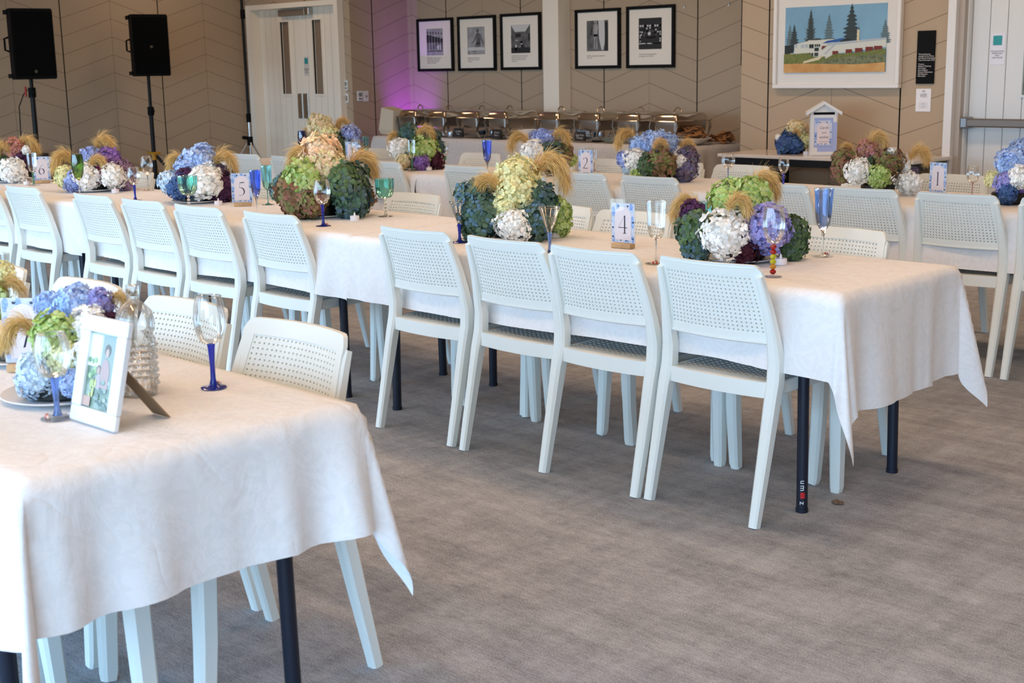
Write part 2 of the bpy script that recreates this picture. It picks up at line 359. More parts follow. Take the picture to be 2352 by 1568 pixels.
# ------------------------------------------------------------------ pictures on the back wall
YW=10.098
def flat(name,par,pts,y,m,label=None):
    mb=MB(); n=len(pts); mb.add([(a,y,b) for a,b in pts]+[(a,y+.0008,b) for a,b in pts],[tuple(range(n)),tuple(range(2*n-1,n-1,-1))]+[(i,n+i,n+(i+1)%n,(i+1)%n) for i in range(n)])
    return mb.build(name,m,par,label=label)
g_l=mat('photo_light_grey',(0.42,0.41,0.41),0.6,noise=.35,nscale=14); g_m=mat('photo_mid_grey',(0.16,0.155,0.155),0.6,noise=.5,nscale=22); g_d=mat('photo_dark',(0.02,0.02,0.022),0.6); g_w=mat('photo_white',(0.62,0.61,0.60),0.6)
def picture(x0,x1,z0,z1,label,pic,motif,caption):
    t=thing('framed_photograph',label,'picture',((x0+x1)/2,YW,(z0+z1)/2),0,'black framed photographs above the buffet')
    w=(x1-x0)/2; h=(z1-z0)/2; b=.03
    f=MB(); f.rbox(-w,w,-.03,0,h-b,h,.003).rbox(-w,w,-.03,0,-h,-h+b,.003).rbox(-w,-w+b,-.03,0,-h+b,h-b,.003).rbox(w-b,w,-.03,0,-h+b,h-b,.003)
    f.build('frame',m_frameblk,t); MB().box(-w+b,w-b,-.012,-.004,-h+b,h-b).build('mount',m_mount,t)
    cx=(x0+x1)/2; cz=(z0+z1)/2; a0,a1,c0,c1=pic[0]-cx,pic[1]-cx,pic[2]-cz,pic[3]-cz
    ph=MB().box(a0,a1,-.0135,-.012,c0,c1).build('photograph',motif[0],t)
    for i,(mm,pts) in enumerate(motif[1]):
        o=flat('photo_figure',ph,[(a0+(a1-a0)*p,c0+(c1-c0)*q) for p,q in pts],-.0145-.0006*(i%3),mm)
    use('caption',text_mesh(caption,.0155,m_grey,'LEFT',line=1.15),t,(a0,-.0128,c0-.055),(PI/2,0,0))
    return t
def rect(a,b,c,d): return [(a,c),(b,c),(b,d),(a,d)]
def disc(x,y,rx,ry,n=10): return [(x+rx*math.cos(2*PI*k/n),y+ry*math.sin(2*PI*k/n)) for k in range(n)]
mo1=[]
for i in range(6):
    x=.06+i*.17; k=1-.05*i; mo1+=[(g_d,disc(x+.02,.86-.01*i,.035,.045)),(g_d,rect(x-.05,x+.09,.48,.78-.03*i)),(g_m,rect(x-.02,x+.02,.22,.48)),(g_m,rect(x+.03,x+.07,.2,.48))]
mo1+=[(g_d,rect(0,1,.14,.17)),(g_w,disc(.8,.3,.18,.1))]
mo2=[(g_m,disc(.6,.86,.07,.08)),(g_m,[(.48,.7),(.56,.78),(.68,.77),(.82,.68),(.76,.5),(.75,.28),(.47,.28),(.52,.5)]),(g_m,[(.48,.7),(.54,.66),(.42,.48),(.26,.38),(.24,.41),(.38,.52)]),(g_m,[(.8,.68),(.76,.62),(.84,.45),(.9,.33),(.93,.35),(.88,.5)]),(g_d,rect(.56,.7,.38,.42)),(g_w,disc(.3,.2,.34,.07)),(g_m,disc(.35,.14,.16,.035)),(g_w,disc(.75,.2,.28,.06))]
mo3=[(g_w,[(0,1),(1,1),(.75,.75),(.2,.75)]),(g_d,rect(.24,.52,.56,.69)),(g_d,rect(.9,1,.42,.68)),(g_d,rect(0,.05,.5,.62)),(g_m,rect(0,1,.34,.44)),(g_d,rect(0,1,0,.2)),(g_w,disc(.3,.42,.09,.05)),(g_w,disc(.55,.36,.07,.06)),(g_w,rect(.22,.3,.08,.3)),(g_w,rect(.42,.48,.05,.28)),(g_w,[(.55,.12),(.9,.16),(.9,.19),(.55,.16)]),(g_m,disc(.38,.3,.1,.12)),(g_d,disc(.6,.22,.1,.1))]
mo4=[(g_m,rect(0,1,0,1)),(g_l,disc(.42,.96,.08,.05)),(g_l,[(.3,.82),(.36,.9),(.5,.9),(.54,.8),(.5,.55),(.34,.55)]),(g_d,[(.33,.58),(.52,.58),(.5,.46),(.42,.5),(.35,.46)]),(g_l,rect(.34,.40,.06,.47)),(g_l,rect(.44,.50,.06,.47)),(g_l,[(.3,.82),(.26,.8),(.17,.55),(.2,.53)]),(g_w,[(.55,1),(.83,1),(.86,.6),(.84,.25),(.77,.03),(.70,.03),(.58,.4)]),(g_d,rect(.85,1,0,.95)),(g_d,rect(.70,.72,.1,.55))]
mo5=[(g_d,rect(0,1,0,1))]
for k in range(9): mo5.append((g_w,rect(.04+.108*k,.11+.108*k,.72,.78)))
for k in range(9):
    a=PI*(k+.5)/9; mo5.append((g_w,disc(.5-.4*math.cos(a),.42+.26*math.sin(a),.035,.03,6)))
for k in range(7):
    a=PI*(k+.5)/7; mo5.append((g_m,disc(.5-.27*math.cos(a),.42+.17*math.sin(a),.04,.03,6)))
mo5+=[(g_w,disc(.47,.5,.07,.06)),(g_w,[(.3,.38),(.5,.34),(.75,.38),(.75,.41),(.5,.37),(.3,.41)]),(g_w,rect(.02,.3,.17,.2)),(g_w,rect(.38,.58,.17,.2)),(g_w,rect(.66,.96,.17,.2))]
for k in range(6): mo5+= [(g_w,rect(.05,.09,.24+.06*k,.28+.06*k)),(g_w,rect(.92,.97,.24+.07*k,.29+.07*k))]
picture(-11.471,-10.887,1.393,1.961,'black framed photo of six lifesavers standing in a row, leftmost on the wall',(-11.32,-11.055,1.566,1.85),(g_l,mo1),'SURF PATROL members lined up on\nthe beach before the march past\nand surf carnival of the season\nwith their reel and line')
picture(-10.811,-10.232,1.392,1.962,'black framed photo of a swimmer kneeling with a surfboard',(-10.665,-10.4,1.563,1.848),(g_l,mo2),'SURFER with his board after a\nday in the water at the club\nin summer')
picture(-10.157,-9.579,1.393,1.965,'black framed photo of a club room interior beside the column',(-10.005,-9.732,1.564,1.85),(g_m,mo3),'CLUB ROOM where the patrols met\nand rested between their turns on\nthe beach, with honours boards\non the wall')
picture(-9.107,-8.528,1.394,1.963,'black framed photo of a young surfer standing with a longboard',(-8.958,-8.683,1.562,1.853),(g_l,mo4),'SURFER standing with his longboard\nat the club')
picture(-8.448,-7.870,1.393,1.966,'black framed photo of a dark club honours display, right of the longboard photo',(-8.30,-8.026,1.566,1.853),(g_d,mo5),'CLUB members photographed for\nthe display board of the club')
t=thing('framed_photograph','black framed picture half hidden behind the wall step','picture',(-6.83,YW,1.70),0,'black framed photographs above the buffet')
f=MB(); f.rbox(-.29,.29,-.03,0,.27,.30,.003).rbox(-.29,.29,-.03,0,-.30,-.27,.003).rbox(-.29,-.26,-.03,0,-.27,.27,.003).rbox(.26,.29,-.03,0,-.27,.27,.003); f.build('frame',m_frameblk,t); MB().box(-.26,.26,-.012,-.004,-.27,.27).build('mount',m_mount,t)
for x,lab in ((-7.765,'small metal wall hook right of the framed photographs'),(-7.267,'small metal wall hook closest to the wall step')):
    k=MB(); k.tube([(x,YW-.001,1.95),(x,YW-.012,1.945),(x,YW-.012,1.925),(x,YW-.022,1.92),(x,YW-.022,1.93)],.0025,6); tag(k.build('wall_hook',m_steel,None,True),lab,'hook','picture hooks left bare')

# --- big painting
P0=(-5.582,9.148,1.90); t=thing('framed_painting','large white framed painting of a surf club and pine trees','painting',(-5.582,9.148,1.62))
cz=1.62
w0,w1,h0,h1=-.548,.55,1.222-cz,2.02-cz
f=MB(); b=.032
f.rbox(w0,w1,-.05,0,h1-b,h1,.004).rbox(w0,w1,-.05,0,h0,h0+b,.004).rbox(w0,w0+b,-.05,0,h0+b,h1-b,.004).rbox(w1-b,w1,-.05,0,h0+b,h1-b,.004)
f.build('frame',mat('white_frame',(0.74,0.71,0.67),0.35),t); MB().box(w0+b,w1-b,-.026,-.01,h0+b,h1-b).build('mount',mat('white_mount',(0.70,0.685,0.65),0.8),t)
a0,a1,c0,c1=-.45,.43,1.342-cz,1.838-cz
p_sky=mat('painted_sky',(0.16,0.33,0.47),0.5,col2=(0.20,0.40,0.55),nscale=3)
art=MB().box(a0,a1,-.0275,-.026,c0,c1).build('artwork',p_sky,t)
p_tree=mat('painted_pine',(0.028,0.045,0.045),0.6); p_treel=mat('painted_pine_grey',(0.10,0.16,0.18),0.6); p_wall=mat('painted_wall',(0.60,0.62,0.55),0.6); p_roof=mat('painted_blue_roof',(0.02,0.09,0.30),0.6)
p_red=mat('painted_red_door',(0.16,0.02,0.015),0.6); p_green=mat('painted_grass',(0.09,0.13,0.03),0.6,col2=(0.20,0.21,0.05),nscale=60); p_dune=mat('painted_dune',(0.20,0.22,0.12),0.6,col2=(0.09,0.11,0.05),nscale=45); p_sand=mat('painted_sand',(0.50,0.25,0.07),0.6,col2=(0.60,0.36,0.13),nscale=9); p_dark=mat('painted_shade',(0.012,0.02,0.02),0.6); p_rail=mat('painted_rail',(0.40,0.46,0.50),0.6); p_cream=mat('painted_cream',(0.62,0.55,0.36),0.6)
lay=[0]
def paint(name,pts,m):
    lay[0]+=1; return flat(name,art,[(a0+(a1-a0)*x,c0+(c1-c0)*y) for x,y in pts],-.0277-.00025*lay[0],m)
def pine(cx,base,top,hw,m):
    pts=[];k=11
    for s in (1,-1):
        rng=range(k) if s==1 else range(k-1,-1,-1)
        for i in rng:
            f=i/(k-1); y=base+(top-base)*f; w=hw*(1-f**1.4)*(.85+.15*math.sin(i*2.1))+.004; dy=(top-base)/k*.75
            a=[(cx+s*w*.52,y),(cx+s*w,y+dy*.55)]
            pts+= a if s==1 else a[::-1]
        if s==1: pts.append((cx,top+.02))
    paint('painted_tree',pts,m)
pine(.05,.36,.72,.055,p_treel); pine(.095,.33,.72,.068,p_tree); pine(.262,.44,.94,.075,p_treel); pine(.262,.42,.92,.055,p_tree); pine(.445,.45,.86,.066,p_treel); pine(.665,.38,.99,.115,p_tree); pine(.985,.42,.74,.062,p_treel)
paint('painted_hedge',rect(0,.09,.28,.42),p_dark); paint('painted_tree',disc(.34,.47,.05,.05),p_tree)
paint('painted_building',[(.06,.30),(.10,.30),(.10,.43),(.24,.48),(.24,.49),(.31,.49),(.5,.50),(.5,.20),(.06,.24)],p_wall)
paint('painted_building',[(.40,.26),(1,.36),(1,.50),(.46,.44),(.38,.38)],p_wall)
paint('painted_roof',[(.385,.435),(.43,.475),(.58,.51),(.60,.505),(.55,.46)],p_roof)
paint('painted_arch',[(.55,.45),(.60,.50),(.64,.51),(.67,.47),(.66,.44),(.55,.42)],p_dark)
paint('painted_railing',[(.43,.40),(1,.47),(1,.50),(.43,.44)],p_rail); paint('painted_railing',[(.40,.28),(.50,.42),(.52,.42),(.42,.27)],p_rail)
paint('painted_tower',rect(.722,.745,.45,.62),p_cream); paint('painted_pole',rect(.728,.731,.62,.76),p_rail)
for x in (.10,.17,.21): paint('painted_window',rect(x,x+.03,.38,.43),p_rail)
for x in (.255,.278): paint('painted_window',rect(x,x+.02,.37,.43),p_dark)
for x in (.31,.33,.35): paint('painted_window',rect(x,x+.013,.39,.43),p_dark)
for x in (.255,.28,.31,.33): paint('painted_window',rect(x,x+.016,.25,.30),p_dark)
paint('painted_sign',rect(.31,.35,.325,.375),p_dark); paint('painted_awning',[(.385,.40),(.43,.40),(.38,.34)],p_red)
for x,y,w in ((.49,.30,.055),(.62,.32,.06),(.71,.335,.07),(.81,.35,.07),(.89,.36,.075)): paint('painted_garage_door',rect(x,x+w,y-.05,y+.02),p_red)
paint('painted_hedge',[(0,.12),(0,.29),(.12,.29),(.25,.30),(.30,.24),(.42,.24),(.40,.12)],p_green)
paint('painted_dune',[(.30,.10),(.42,.20),(.5,.27),(.8,.30),(1,.34),(1,.12)],p_green); paint('painted_dune',[(.30,.10),(.45,.19),(.7,.24),(1,.26),(1,.12),(.6,.10)],p_dune)
paint('painted_wall',[(.20,.17),(.38,.25),(.40,.25),(.36,.19),(.20,.14)],p_cream)
paint('painted_beach',[(0,0),(0,.135),(.2,.14),(.4,.13),(.7,.115),(.85,.125),(1,.14),(1,0)],p_sand)

# plaque, wifi notice, switches
t=thing('black_plaque','tall black plaque with white lettering beside the painting','sign',(-4.844,9.148,1.44))
MB().rbox(-.07,.07,-.012,0,-.188,.189,.001).build('board',mat('plaque_black',(0.006,0.006,0.006),0.6,spec=0.1),t)
use('lettering',text_mesh('This painting was\ndonated by the Milsup\nSurf Rescue Community\nTrust Committee 2022\n\nTrustees\nMatthew Pickering\nRob Forger\nAnne Roberts\nWarren Weberstone\nPhil Matthews\nMike Smith',.0135,mat('white_lettering',(0.7,0.68,0.66),.6),'LEFT',line=1.05),t,(-.055,-.0125,-.055),(PI/2,0,0))
t=thing('wifi_notice','white paper WIFI notice below the black plaque','notice',(-4.852,9.148,1.136))
MB().box(-.059,.059,-.002,0,-.083,.081).build('sheet',m_paper,t)
use('lettering',text_mesh('WIFI',.036,m_grey),t,(0,-.0022,.03),(PI/2,0,0),(.75,1.2,1))
a=MB()
for rr in (.006,.012,.018):
    pts=[(rr*math.cos(R(45+9*k)),-.0026,.05+rr*math.sin(R(45+9*k))) for k in range(11)]; a.tube(pts,.0012,4)
a.build('wifi_symbol',m_grey,t)
for z in (-.028,-.05):
    o=MB(); o.tube([(-.032,-.0024,z-.006),(.032,-.0024,z-.006),(.032,-.0024,z+.006),(-.032,-.0024,z+.006),(-.032,-.0024,z-.006)],.0006,4); o.build('text_box',m_grey,t)
    use('lettering',text_mesh('password' if z<-.03 else 'network',.007,m_grey),t,(0,-.0022,z),(PI/2,0,0))
m_sw=mat('switch_white',(0.75,0.74,0.72),0.4)
def plate(name,label,loc,w,h,side=False,knob=None):
    t=thing(name,label,'switch',loc,R(90) if side else 0,'wall controls beside the left doors')
    MB().rbox(-w/2,w/2,-.014,0,-h/2,h/2,.003).build('housing',m_sw,t)
    if knob=='screen': MB().box(-w*.3,w*.3,-.0155,-.014,-h*.05,h*.32).build('screen',mat('lcd_grey',(0.22,0.26,0.22),0.2),t); MB().box(-w*.3,w*.3,-.0155,-.014,-h*.35,-h*.2).build('button',m_grey,t)
    if knob=='rocker': MB().box(-w*.25,w*.25,-.0165,-.014,-h*.3,h*.25).build('button',m_steel,t)
    if knob=='round': MB().lathe([(0,.006),(.011,.006),(.012,0)],14).build('button',m_steel,t,rot=(PI/2,0,0),loc=(0,-.014,0))
    return t
plate('wall_controller','small white control panel right of the doors, upper of two',(-11.745,9.279,1.262),.055,.11,knob='screen')
plate('wall_switch','small white switch right of the doors, lower of two',(-11.74,9.279,1.125),.055,.10,knob='rocker')
plate('remote_holder','white remote control in wall holder left of the round switch',(-11.649,9.375,1.145),.075,.11,side=True,knob='screen')
plate('wall_switch','white square switch with round grey button on the recess wall',(-11.649,9.457,1.14),.07,.115,side=True,knob='round')

# ------------------------------------------------------------------ stacking chair
def perforated(nc,nr,pos,th,hr=.30,e0=(0,0)):
    """panel of nc x nr cells each with an octagonal hole; pos(s,t,side) -> point"""
    mb=MB(); vs=[];fs=[]
    ids={}
    def vert(key,s,t,k):
        if key not in ids: ids[key]=len(vs); vs.append(pos(s,t,k))
        return ids[key]
    for k in (0,1):
        for i in range(nc):
            for j in range(nr):
                cs=[vert((i+a,j+b,k),(i+a)/nc,(j+b)/nr,k) for a,b in ((0,0),(1,0),(1,1),(0,1))]
                oc=[]
                for q in range(8):
                    an=R(-112.5+45*q)     # -112.5,-67.5 bottom; -22.5,22.5 right; ...
                    oc.append(vert((i,j,'h',q,k),(i+.5+hr*math.cos(an))/nc,(j+.5+hr*math.sin(an))/nr,k))
                for q in range(4):
                    A,B=cs[q],cs[(q+1)%4]; a,b=oc[2*q],oc[2*q+1]; c=oc[(2*q+2)%8]
                    f1=(A,B,b,a); f2=(B,c,b)
                    if k: f1=f1[::-1]; f2=f2[::-1]
                    fs+=[f1,f2]
    for i in range(nc):
        for j in range(nr):
            for q in range(8):
                a=ids[(i,j,'h',q,0)];b=ids[(i,j,'h',(q+1)%8,0)];c=ids[(i,j,'h',(q+1)%8,1)];d=ids[(i,j,'h',q,1)]
                fs.append((a,b,c,d))
    mb.add(vs,fs); return mb
# profile of the rear leg and back post in the (y,z) plane, origin on the floor under the rear feet
PROF=[(0.0,0.0,.226),(.045,.20,.229),(.085,.385,.231),(.103,.455,.231),(.106,.52,.229),(.098,.60,.223),(.078,.68,.214),(.052,.755,.206),(.038,.79,.2015)]
def prof(z):
    for (y0,z0,x0),(y1,z1,x1) in zip(PROF,PROF[1:]):
        if z<=z1: f=(z-z0)/(z1-z0); return y0+(y1-y0)*f, x0+(x1-x0)*f
    (y0,z0,x0),(y1,z1,x1)=PROF[-2:]; f=(z-z0)/(z1-z0); return y0+(y1-y0)*f, x0+(x1-x0)*f
def backpt(s,z,off=0,inset=.018):
    y,x=prof(z); x-=inset; bow=-.030*(1-s*s)
    return (s*x, y+bow+off, z)
SECC=[(.020,-.010),(.020,.010),(.012,.019),(-.012,.019),(-.020,.010),(-.020,-.010),(-.012,-.019),(.012,-.019)]
def make_chair():
    t=thing('stacking_chair','','chair')
    for sgn in (-1,1):
        RR=[.78,.95,1.1,1.15,1.1,.88,.70,.60,.50]
        pts=[(sgn*(x-.0185*k),y-(.008 if z>.55 else 0),z) for (y,z,x),k in zip(PROF,RR)]
        # tapered chamfered post: rear leg and back upright in one
        mb=MB(); mb.tube([Vector(p) for p in pts],RR,sec=[(.021,-.012),(.021,.012),(.014,.020),(-.014,.020),(-.021,.012),(-.021,-.012),(-.014,-.020),(.014,-.020)],up=(0,-1,.2))
        mb.build('leg',m_chair,t,True,25)
        # front leg, slightly splayed
        mb=MB(); mb.tube([(sgn*.205,.485,0),(sgn*.208,.482,.02),(sgn*.212,.470,.22),(sgn*.213,.462,.42)],[.8,.95,1.12,1.2],sec=[(.021,-.012),(.021,.012),(.014,.020),(-.014,.020),(-.021,.012),(-.021,-.012),(-.014,-.020),(.014,-.020)],up=(0,1,0))
        mb.build('leg',m_chair,t,True,25)
    # backrest: perforated bowed panel + solid margins
    z0,z1=.602,.786
    zb,zt=.572,.826
    def pos(s,tt,k): return backpt(-.89+1.78*s,z0+(z1-z0)*tt,.004 if k else -.004)
    mb=perforated(22,14,pos,.008,.215)
    def strip(sa,sb,za,zc,ns,nz):
        vs=[];fs=[]
        for k in (0,1):
            for i in range(ns+1):
                for j in range(nz+1): vs.append(backpt(sa+(sb-sa)*i/ns,za+(zc-za)*j/nz,.006 if k else -.006))
        n=(ns+1)*(nz+1); g=lambda i,j,k:k*n+i*(nz+1)+j
        for i in range(ns):
            for j in range(nz): fs+=[(g(i,j,0),g(i+1,j,0),g(i+1,j+1,0),g(i,j+1,0)),(g(i,j,1),g(i,j+1,1),g(i+1,j+1,1),g(i+1,j,1))]
        for i in range(ns): fs+=[(g(i,0,0),g(i,0,1),g(i+1,0,1),g(i+1,0,0)),(g(i,nz,0),g(i+1,nz,0),g(i+1,nz,1),g(i,nz,1))]
        for j in range(nz): fs+=[(g(0,j,0),g(0,j+1,0),g(0,j+1,1),g(0,j,1)),(g(ns,j,0),g(ns,j,1),g(ns,j+1,1),g(ns,j+1,0))]
        mb.add(vs,fs)
    strip(-1,1,zb,z0,16,2); strip(-1.07,-.89,z0,z1,3,8); strip(.89,1.07,z0,z1,3,8)
    # top margin with rounded corners
    nt_=44; vs=[];fs=[]
    for k in (0,1):
        for i in range(nt_+1):
            s=-1.085+2.17*i/nt_; e=max(0,abs(s)-.95)/.135; top=zt-.024*(1-math.sqrt(max(0,1-e*e)))
            for j in range(4):
                vs.append(backpt(s,z1+(top-z1)*j/3,.0065 if k else -.0065))
    n=(nt_+1)*4; g=lambda i,j,k:k*n+i*4+j
    for i in range(nt_):
        for j in range(3): fs+=[(g(i,j,0),g(i+1,j,0),g(i+1,j+1,0),g(i,j+1,0)),(g(i,j,1),g(i,j+1,1),g(i+1,j+1,1),g(i+1,j,1))]
        fs+=[(g(i,0,0),g(i,0,1),g(i+1,0,1),g(i+1,0,0)),(g(i,3,0),g(i+1,3,0),g(i+1,3,1),g(i,3,1))]
    for j in range(3): fs+=[(g(0,j,0),g(0,j+1,0),g(0,j+1,1),g(0,j,1)),(g(nt_,j,0),g(nt_,j,1),g(nt_,j+1,1),g(nt_,j+1,0))]
    mb.add(vs,fs)
    mb.tube([backpt(-1+.1*i,zb+.003,-.004) for i in range(21)],.006,6)     # rolled lower edge
    mb.tube([backpt(-.98+.098*i,zt-.009,-.003) for i in range(21)],.0045,6)
    mb.build('backrest',m_chair,t,True,30)
    # seat
    def sp(s,tt,k):
        x=(-.19+.38*s); y=.135+.33*tt; dip=-.012*(1-((s-.5)*2)**2)*math.sin(PI*min(1,tt*1.1))
        return (x,y,.447+dip-(.006 if k else 0))
    sm=perforated(16,15,lambda s,tt,k: sp(1-s,tt,k),.006,.22)
    sm.rbox(-.215,-.19,.11,.475,.405,.450,.004).rbox(.19,.215,.11,.475,.405,.450,.004).rbox(-.215,.215,.465,.495,.405,.448,.006)
    sm.add([(-.19,.105,.447),(.19,.105,.447),(.19,.135,.447),(-.19,.135,.447)],[(0,1,2,3)])
    # bowed rear rail
    pts=[(-.212+.0212*i*2,.10-.024*(1-((i-10)/10)**2),.425) for i in range(21)]
    pts=[(-.212+.0212*i,.098-.024*(1-((i-10)/10)**2),.424) for i in range(21)]
    sm.tube(pts,1,sec=[(.025,-.010),(.025,.010),(-.025,.012),(-.025,-.010)],up=(0,0,1))
    vs=[];
    for i in range(21): x,y,z=pts[i]; vs+= [(x,y,.449),(x,.136,.447)]
    sm.add(vs,[(2*i,2*i+2,2*i+3,2*i+1) for i in range(20)])
    sm.build('seat',m_chair,t,True,30)
    return t
chair0=make_chair(); first=[True]
ORD=['first','second','third','fourth','fifth','sixth','seventh','eighth','ninth','tenth','eleventh','twelfth','thirteenth','fourteenth']
def put_chair(x,y,rz,label,group):
    if first[0]:
        first[0]=False; chair0.location=(x,y,0); chair0.rotation_euler=(0,0,rz); chair0['label']=label; chair0['group']=group; return chair0
    return dup(chair0,(x,y,0),rz,label,group)
rng=random.Random(4)
def row(xs,y,rz,fmt,group):
    for i,x in enumerate(xs):
        dx=0;j=rng.uniform(-.012,.012) if i else 0
        put_chair(x+dx,y+j,rz+R(rng.uniform(-.8,.8)),fmt%ORD[i],group)
row([-2.50,-2.975,-3.40,-3.90,-4.865,-5.42,-5.92,-6.41,-7.24,-7.78],3.35,0,'white perforated chair on the near side of the middle row, %s from right','chairs on the near side of the middle row')
row([-2.60,-3.57,-4.01,-4.98,-5.62,-6.30,-6.95,-7.62,-8.4],4.345,PI,'white perforated chair on the far side of the middle row, %s from right','chairs on the far side of the middle row')
row([-2.38,-2.88,-3.38,-3.86,-4.68,-5.19,-5.66,-6.155,-6.98,-7.47,-8.03,-8.58],5.745,0,'white perforated chair on the near side of the back row, %s from right','chairs on the near side of the back row')
row([-3.36,-3.80,-4.70,-5.19,-5.72,-6.25,-6.95,-7.55,-8.06],6.715,PI,'white perforated chair on the far side of the back row, %s from right','chairs on the far side of the back row')
row([-2.615,-3.125,-3.66,-4.23],1.91,PI,'white perforated chair behind the foreground table, %s from right','chairs behind the foreground table')
row([-2.57,-3.09],.80,0,'white perforated chair tucked under the window side of foreground table, %s from right','chairs on the window side of the foreground table')

# ------------------------------------------------------------------ tables and cloths
def cloth_mat():
    m=bpy.data.materials.new('damask_cloth'); m.use_nodes=True; nt=m.node_tree; b=nt.nodes['Principled BSDF']
    tc=N(nt,'ShaderNodeTexCoord')
    n=N(nt,'ShaderNodeTexNoise'); n.inputs['Scale'].default_value=16; n.inputs['Detail'].default_value=6; n.inputs['Distortion'].default_value=3.0; nt.links.new(tc.outputs['Object'],n.inputs['Vector'])
    st=N(nt,'ShaderNodeMapRange'); st.inputs['From Min'].default_value=.47; st.inputs['From Max'].default_value=.53; nt.links.new(n.outputs['Fac'],st.inputs['Value'])
    mx=N(nt,'ShaderNodeMix',data_type='RGBA'); mx.inputs['A'].default_value=(.85,.83,.82,1); mx.inputs['B'].default_value=(.815,.80,.79,1); nt.links.new(st.outputs['Result'],mx.inputs['Factor']); nt.links.new(mx.outputs['Result'],b.inputs['Base Color'])
    b.inputs['Roughness'].default_value=.72; b.inputs['Specular IOR Level'].default_value=.25; b.inputs['Sheen Weight'].default_value=.15
    w=N(nt,'ShaderNodeTexNoise'); w.inputs['Scale'].default_value=7; w.inputs['Detail'].default_value=5; w.inputs['Distortion'].default_value=1.2; nt.links.new(tc.outputs['Object'],w.inputs['Vector'])
    h=M(nt,'ADD',M(nt,'MULTIPLY',w.outputs['Fac'],1.0),M(nt,'MULTIPLY',st.outputs['Result'],.02))
    w2=N(nt,'ShaderNodeTexNoise'); w2.inputs['Scale'].default_value=3.2; w2.inputs['Detail'].default_value=3; w2.inputs['Distortion'].default_value=.6; nt.links.new(tc.outputs['Object'],w2.inputs['Vector'])
    ridge=M(nt,'MULTIPLY',M(nt,'ABSOLUTE',M(nt,'SUBTRACT',w2.outputs['Fac'],.5)),5.0); h=M(nt,'SUBTRACT',h,M(nt,'MULTIPLY',M(nt,'POWER',M(nt,'SUBTRACT',1.0,M(nt,'MINIMUM',ridge,1.0)),4.0),.22))
    bp=N(nt,'ShaderNodeBump'); bp.inputs['Strength'].default_value=.26; bp.inputs['Distance'].default_value=.02; nt.links.new(h,bp.inputs['Height']); nt.links.new(bp.outputs[0],b.inputs['Normal'])
    return m
m_cloth=cloth_mat()
def cloth(L,W,dn,df,dl,dr,seed=0,step=.025,crease=(.3,.62,1.05,1.3,1.75,2.1),flare=.16,cs=.14):
    """cloth over a table L x W (origin at right-near top corner, x runs to -L); drops near, far, left, right"""
    rg=random.Random(seed); ph=[rg.uniform(0,6.28) for _ in range(8)]
    us=[];
    def axis(a,b,lo,hi):
        out=[]; n=int(round((b-a)/step)); 
        return [a+(b-a)*i/n for i in range(n+1)]
    U=axis(-L-dl,-L,0,0)[:-1]+axis(-L,0,0,0)+axis(0,dr,0,0)[1:]
    V=axis(-dn,0,0,0)[:-1]+axis(0,W,0,0)+axis(W,W+df,0,0)[1:]
    vs=[];fs=[]
    for u in U:
        for v in V:
            cu=min(0,max(-L,u)); cv=min(W,max(0,v)); a=u-cu; b=v-cv; r=math.hypot(a,b)
            if r<1e-6:
                # soften the very edge
                e=min(-cu,cu+L,cv,W-cv); z=-.004*max(0,1-e/.02)
                vs.append((cu,cv,z)); continue
            dx,dy=a/r,b/r; cor=2*abs(dx*dy)
            s=(cu if abs(dy)>abs(dx) else cv)
            k=r/.35
            wav=.018*math.sin(5.2*s+ph[0])+.012*math.sin(11.7*s+ph[1])+.006*math.sin(23*s+ph[2])
            for ci,cc in enumerate(crease): wav+= (.009 if ci%2 else -.007)*math.exp(-((s+cc if abs(dy)>abs(dx) else s-cc*.42)/.016)**2)
            dc=min(abs(cu),abs(cu+L)) if abs(dy)>abs(dx) else min(abs(cv),abs(W-cv))
            wav+=.026*math.exp(-(dc/.16)**2)*math.cos(dc*34+ph[6])+.010*math.sin(41*s+ph[7])*math.exp(-(dc/.3)**2)
            m=r*(.05)+ k*wav*(1-cor)+ .012
            if cor>1e-3:
                th=math.atan2(abs(dy),abs(dx)); fold=math.sin(2*th)
                m=r*(.05+flare*fold**1.5+.07*math.sin(6*th+ph[3])*fold)+.012+k*wav*(1-cor); r=r*(1+(cs if b<0 else .14)*fold)
            m=max(m,.004*min(1,r/.02)); m=min(m,r*.9)
            z=-math.sqrt(max(0,r*r-m*m))
            if r<.03: z=-.004-(r/.03)*(.026); 
            z-=0
            z+= .010*math.sin(3.1*s+ph[4])*k*(1-cor)
            # swing of the corner flap
            tx=-dy*dx*0; 
            vs.append((cu+dx*m,cv+dy*m,min(z,-.004)))
    nv=len(V)
    for i in range(len(U)-1):
        for j in range(nv-1): fs.append((i*nv+j,i*nv+j+1,(i+1)*nv+j+1,(i+1)*nv+j)[::-1])
    mb=MB(); mb.add(vs,fs); return mb
m_tabletop=mat('grey_laminate',(0.45,0.45,0.45),0.5)
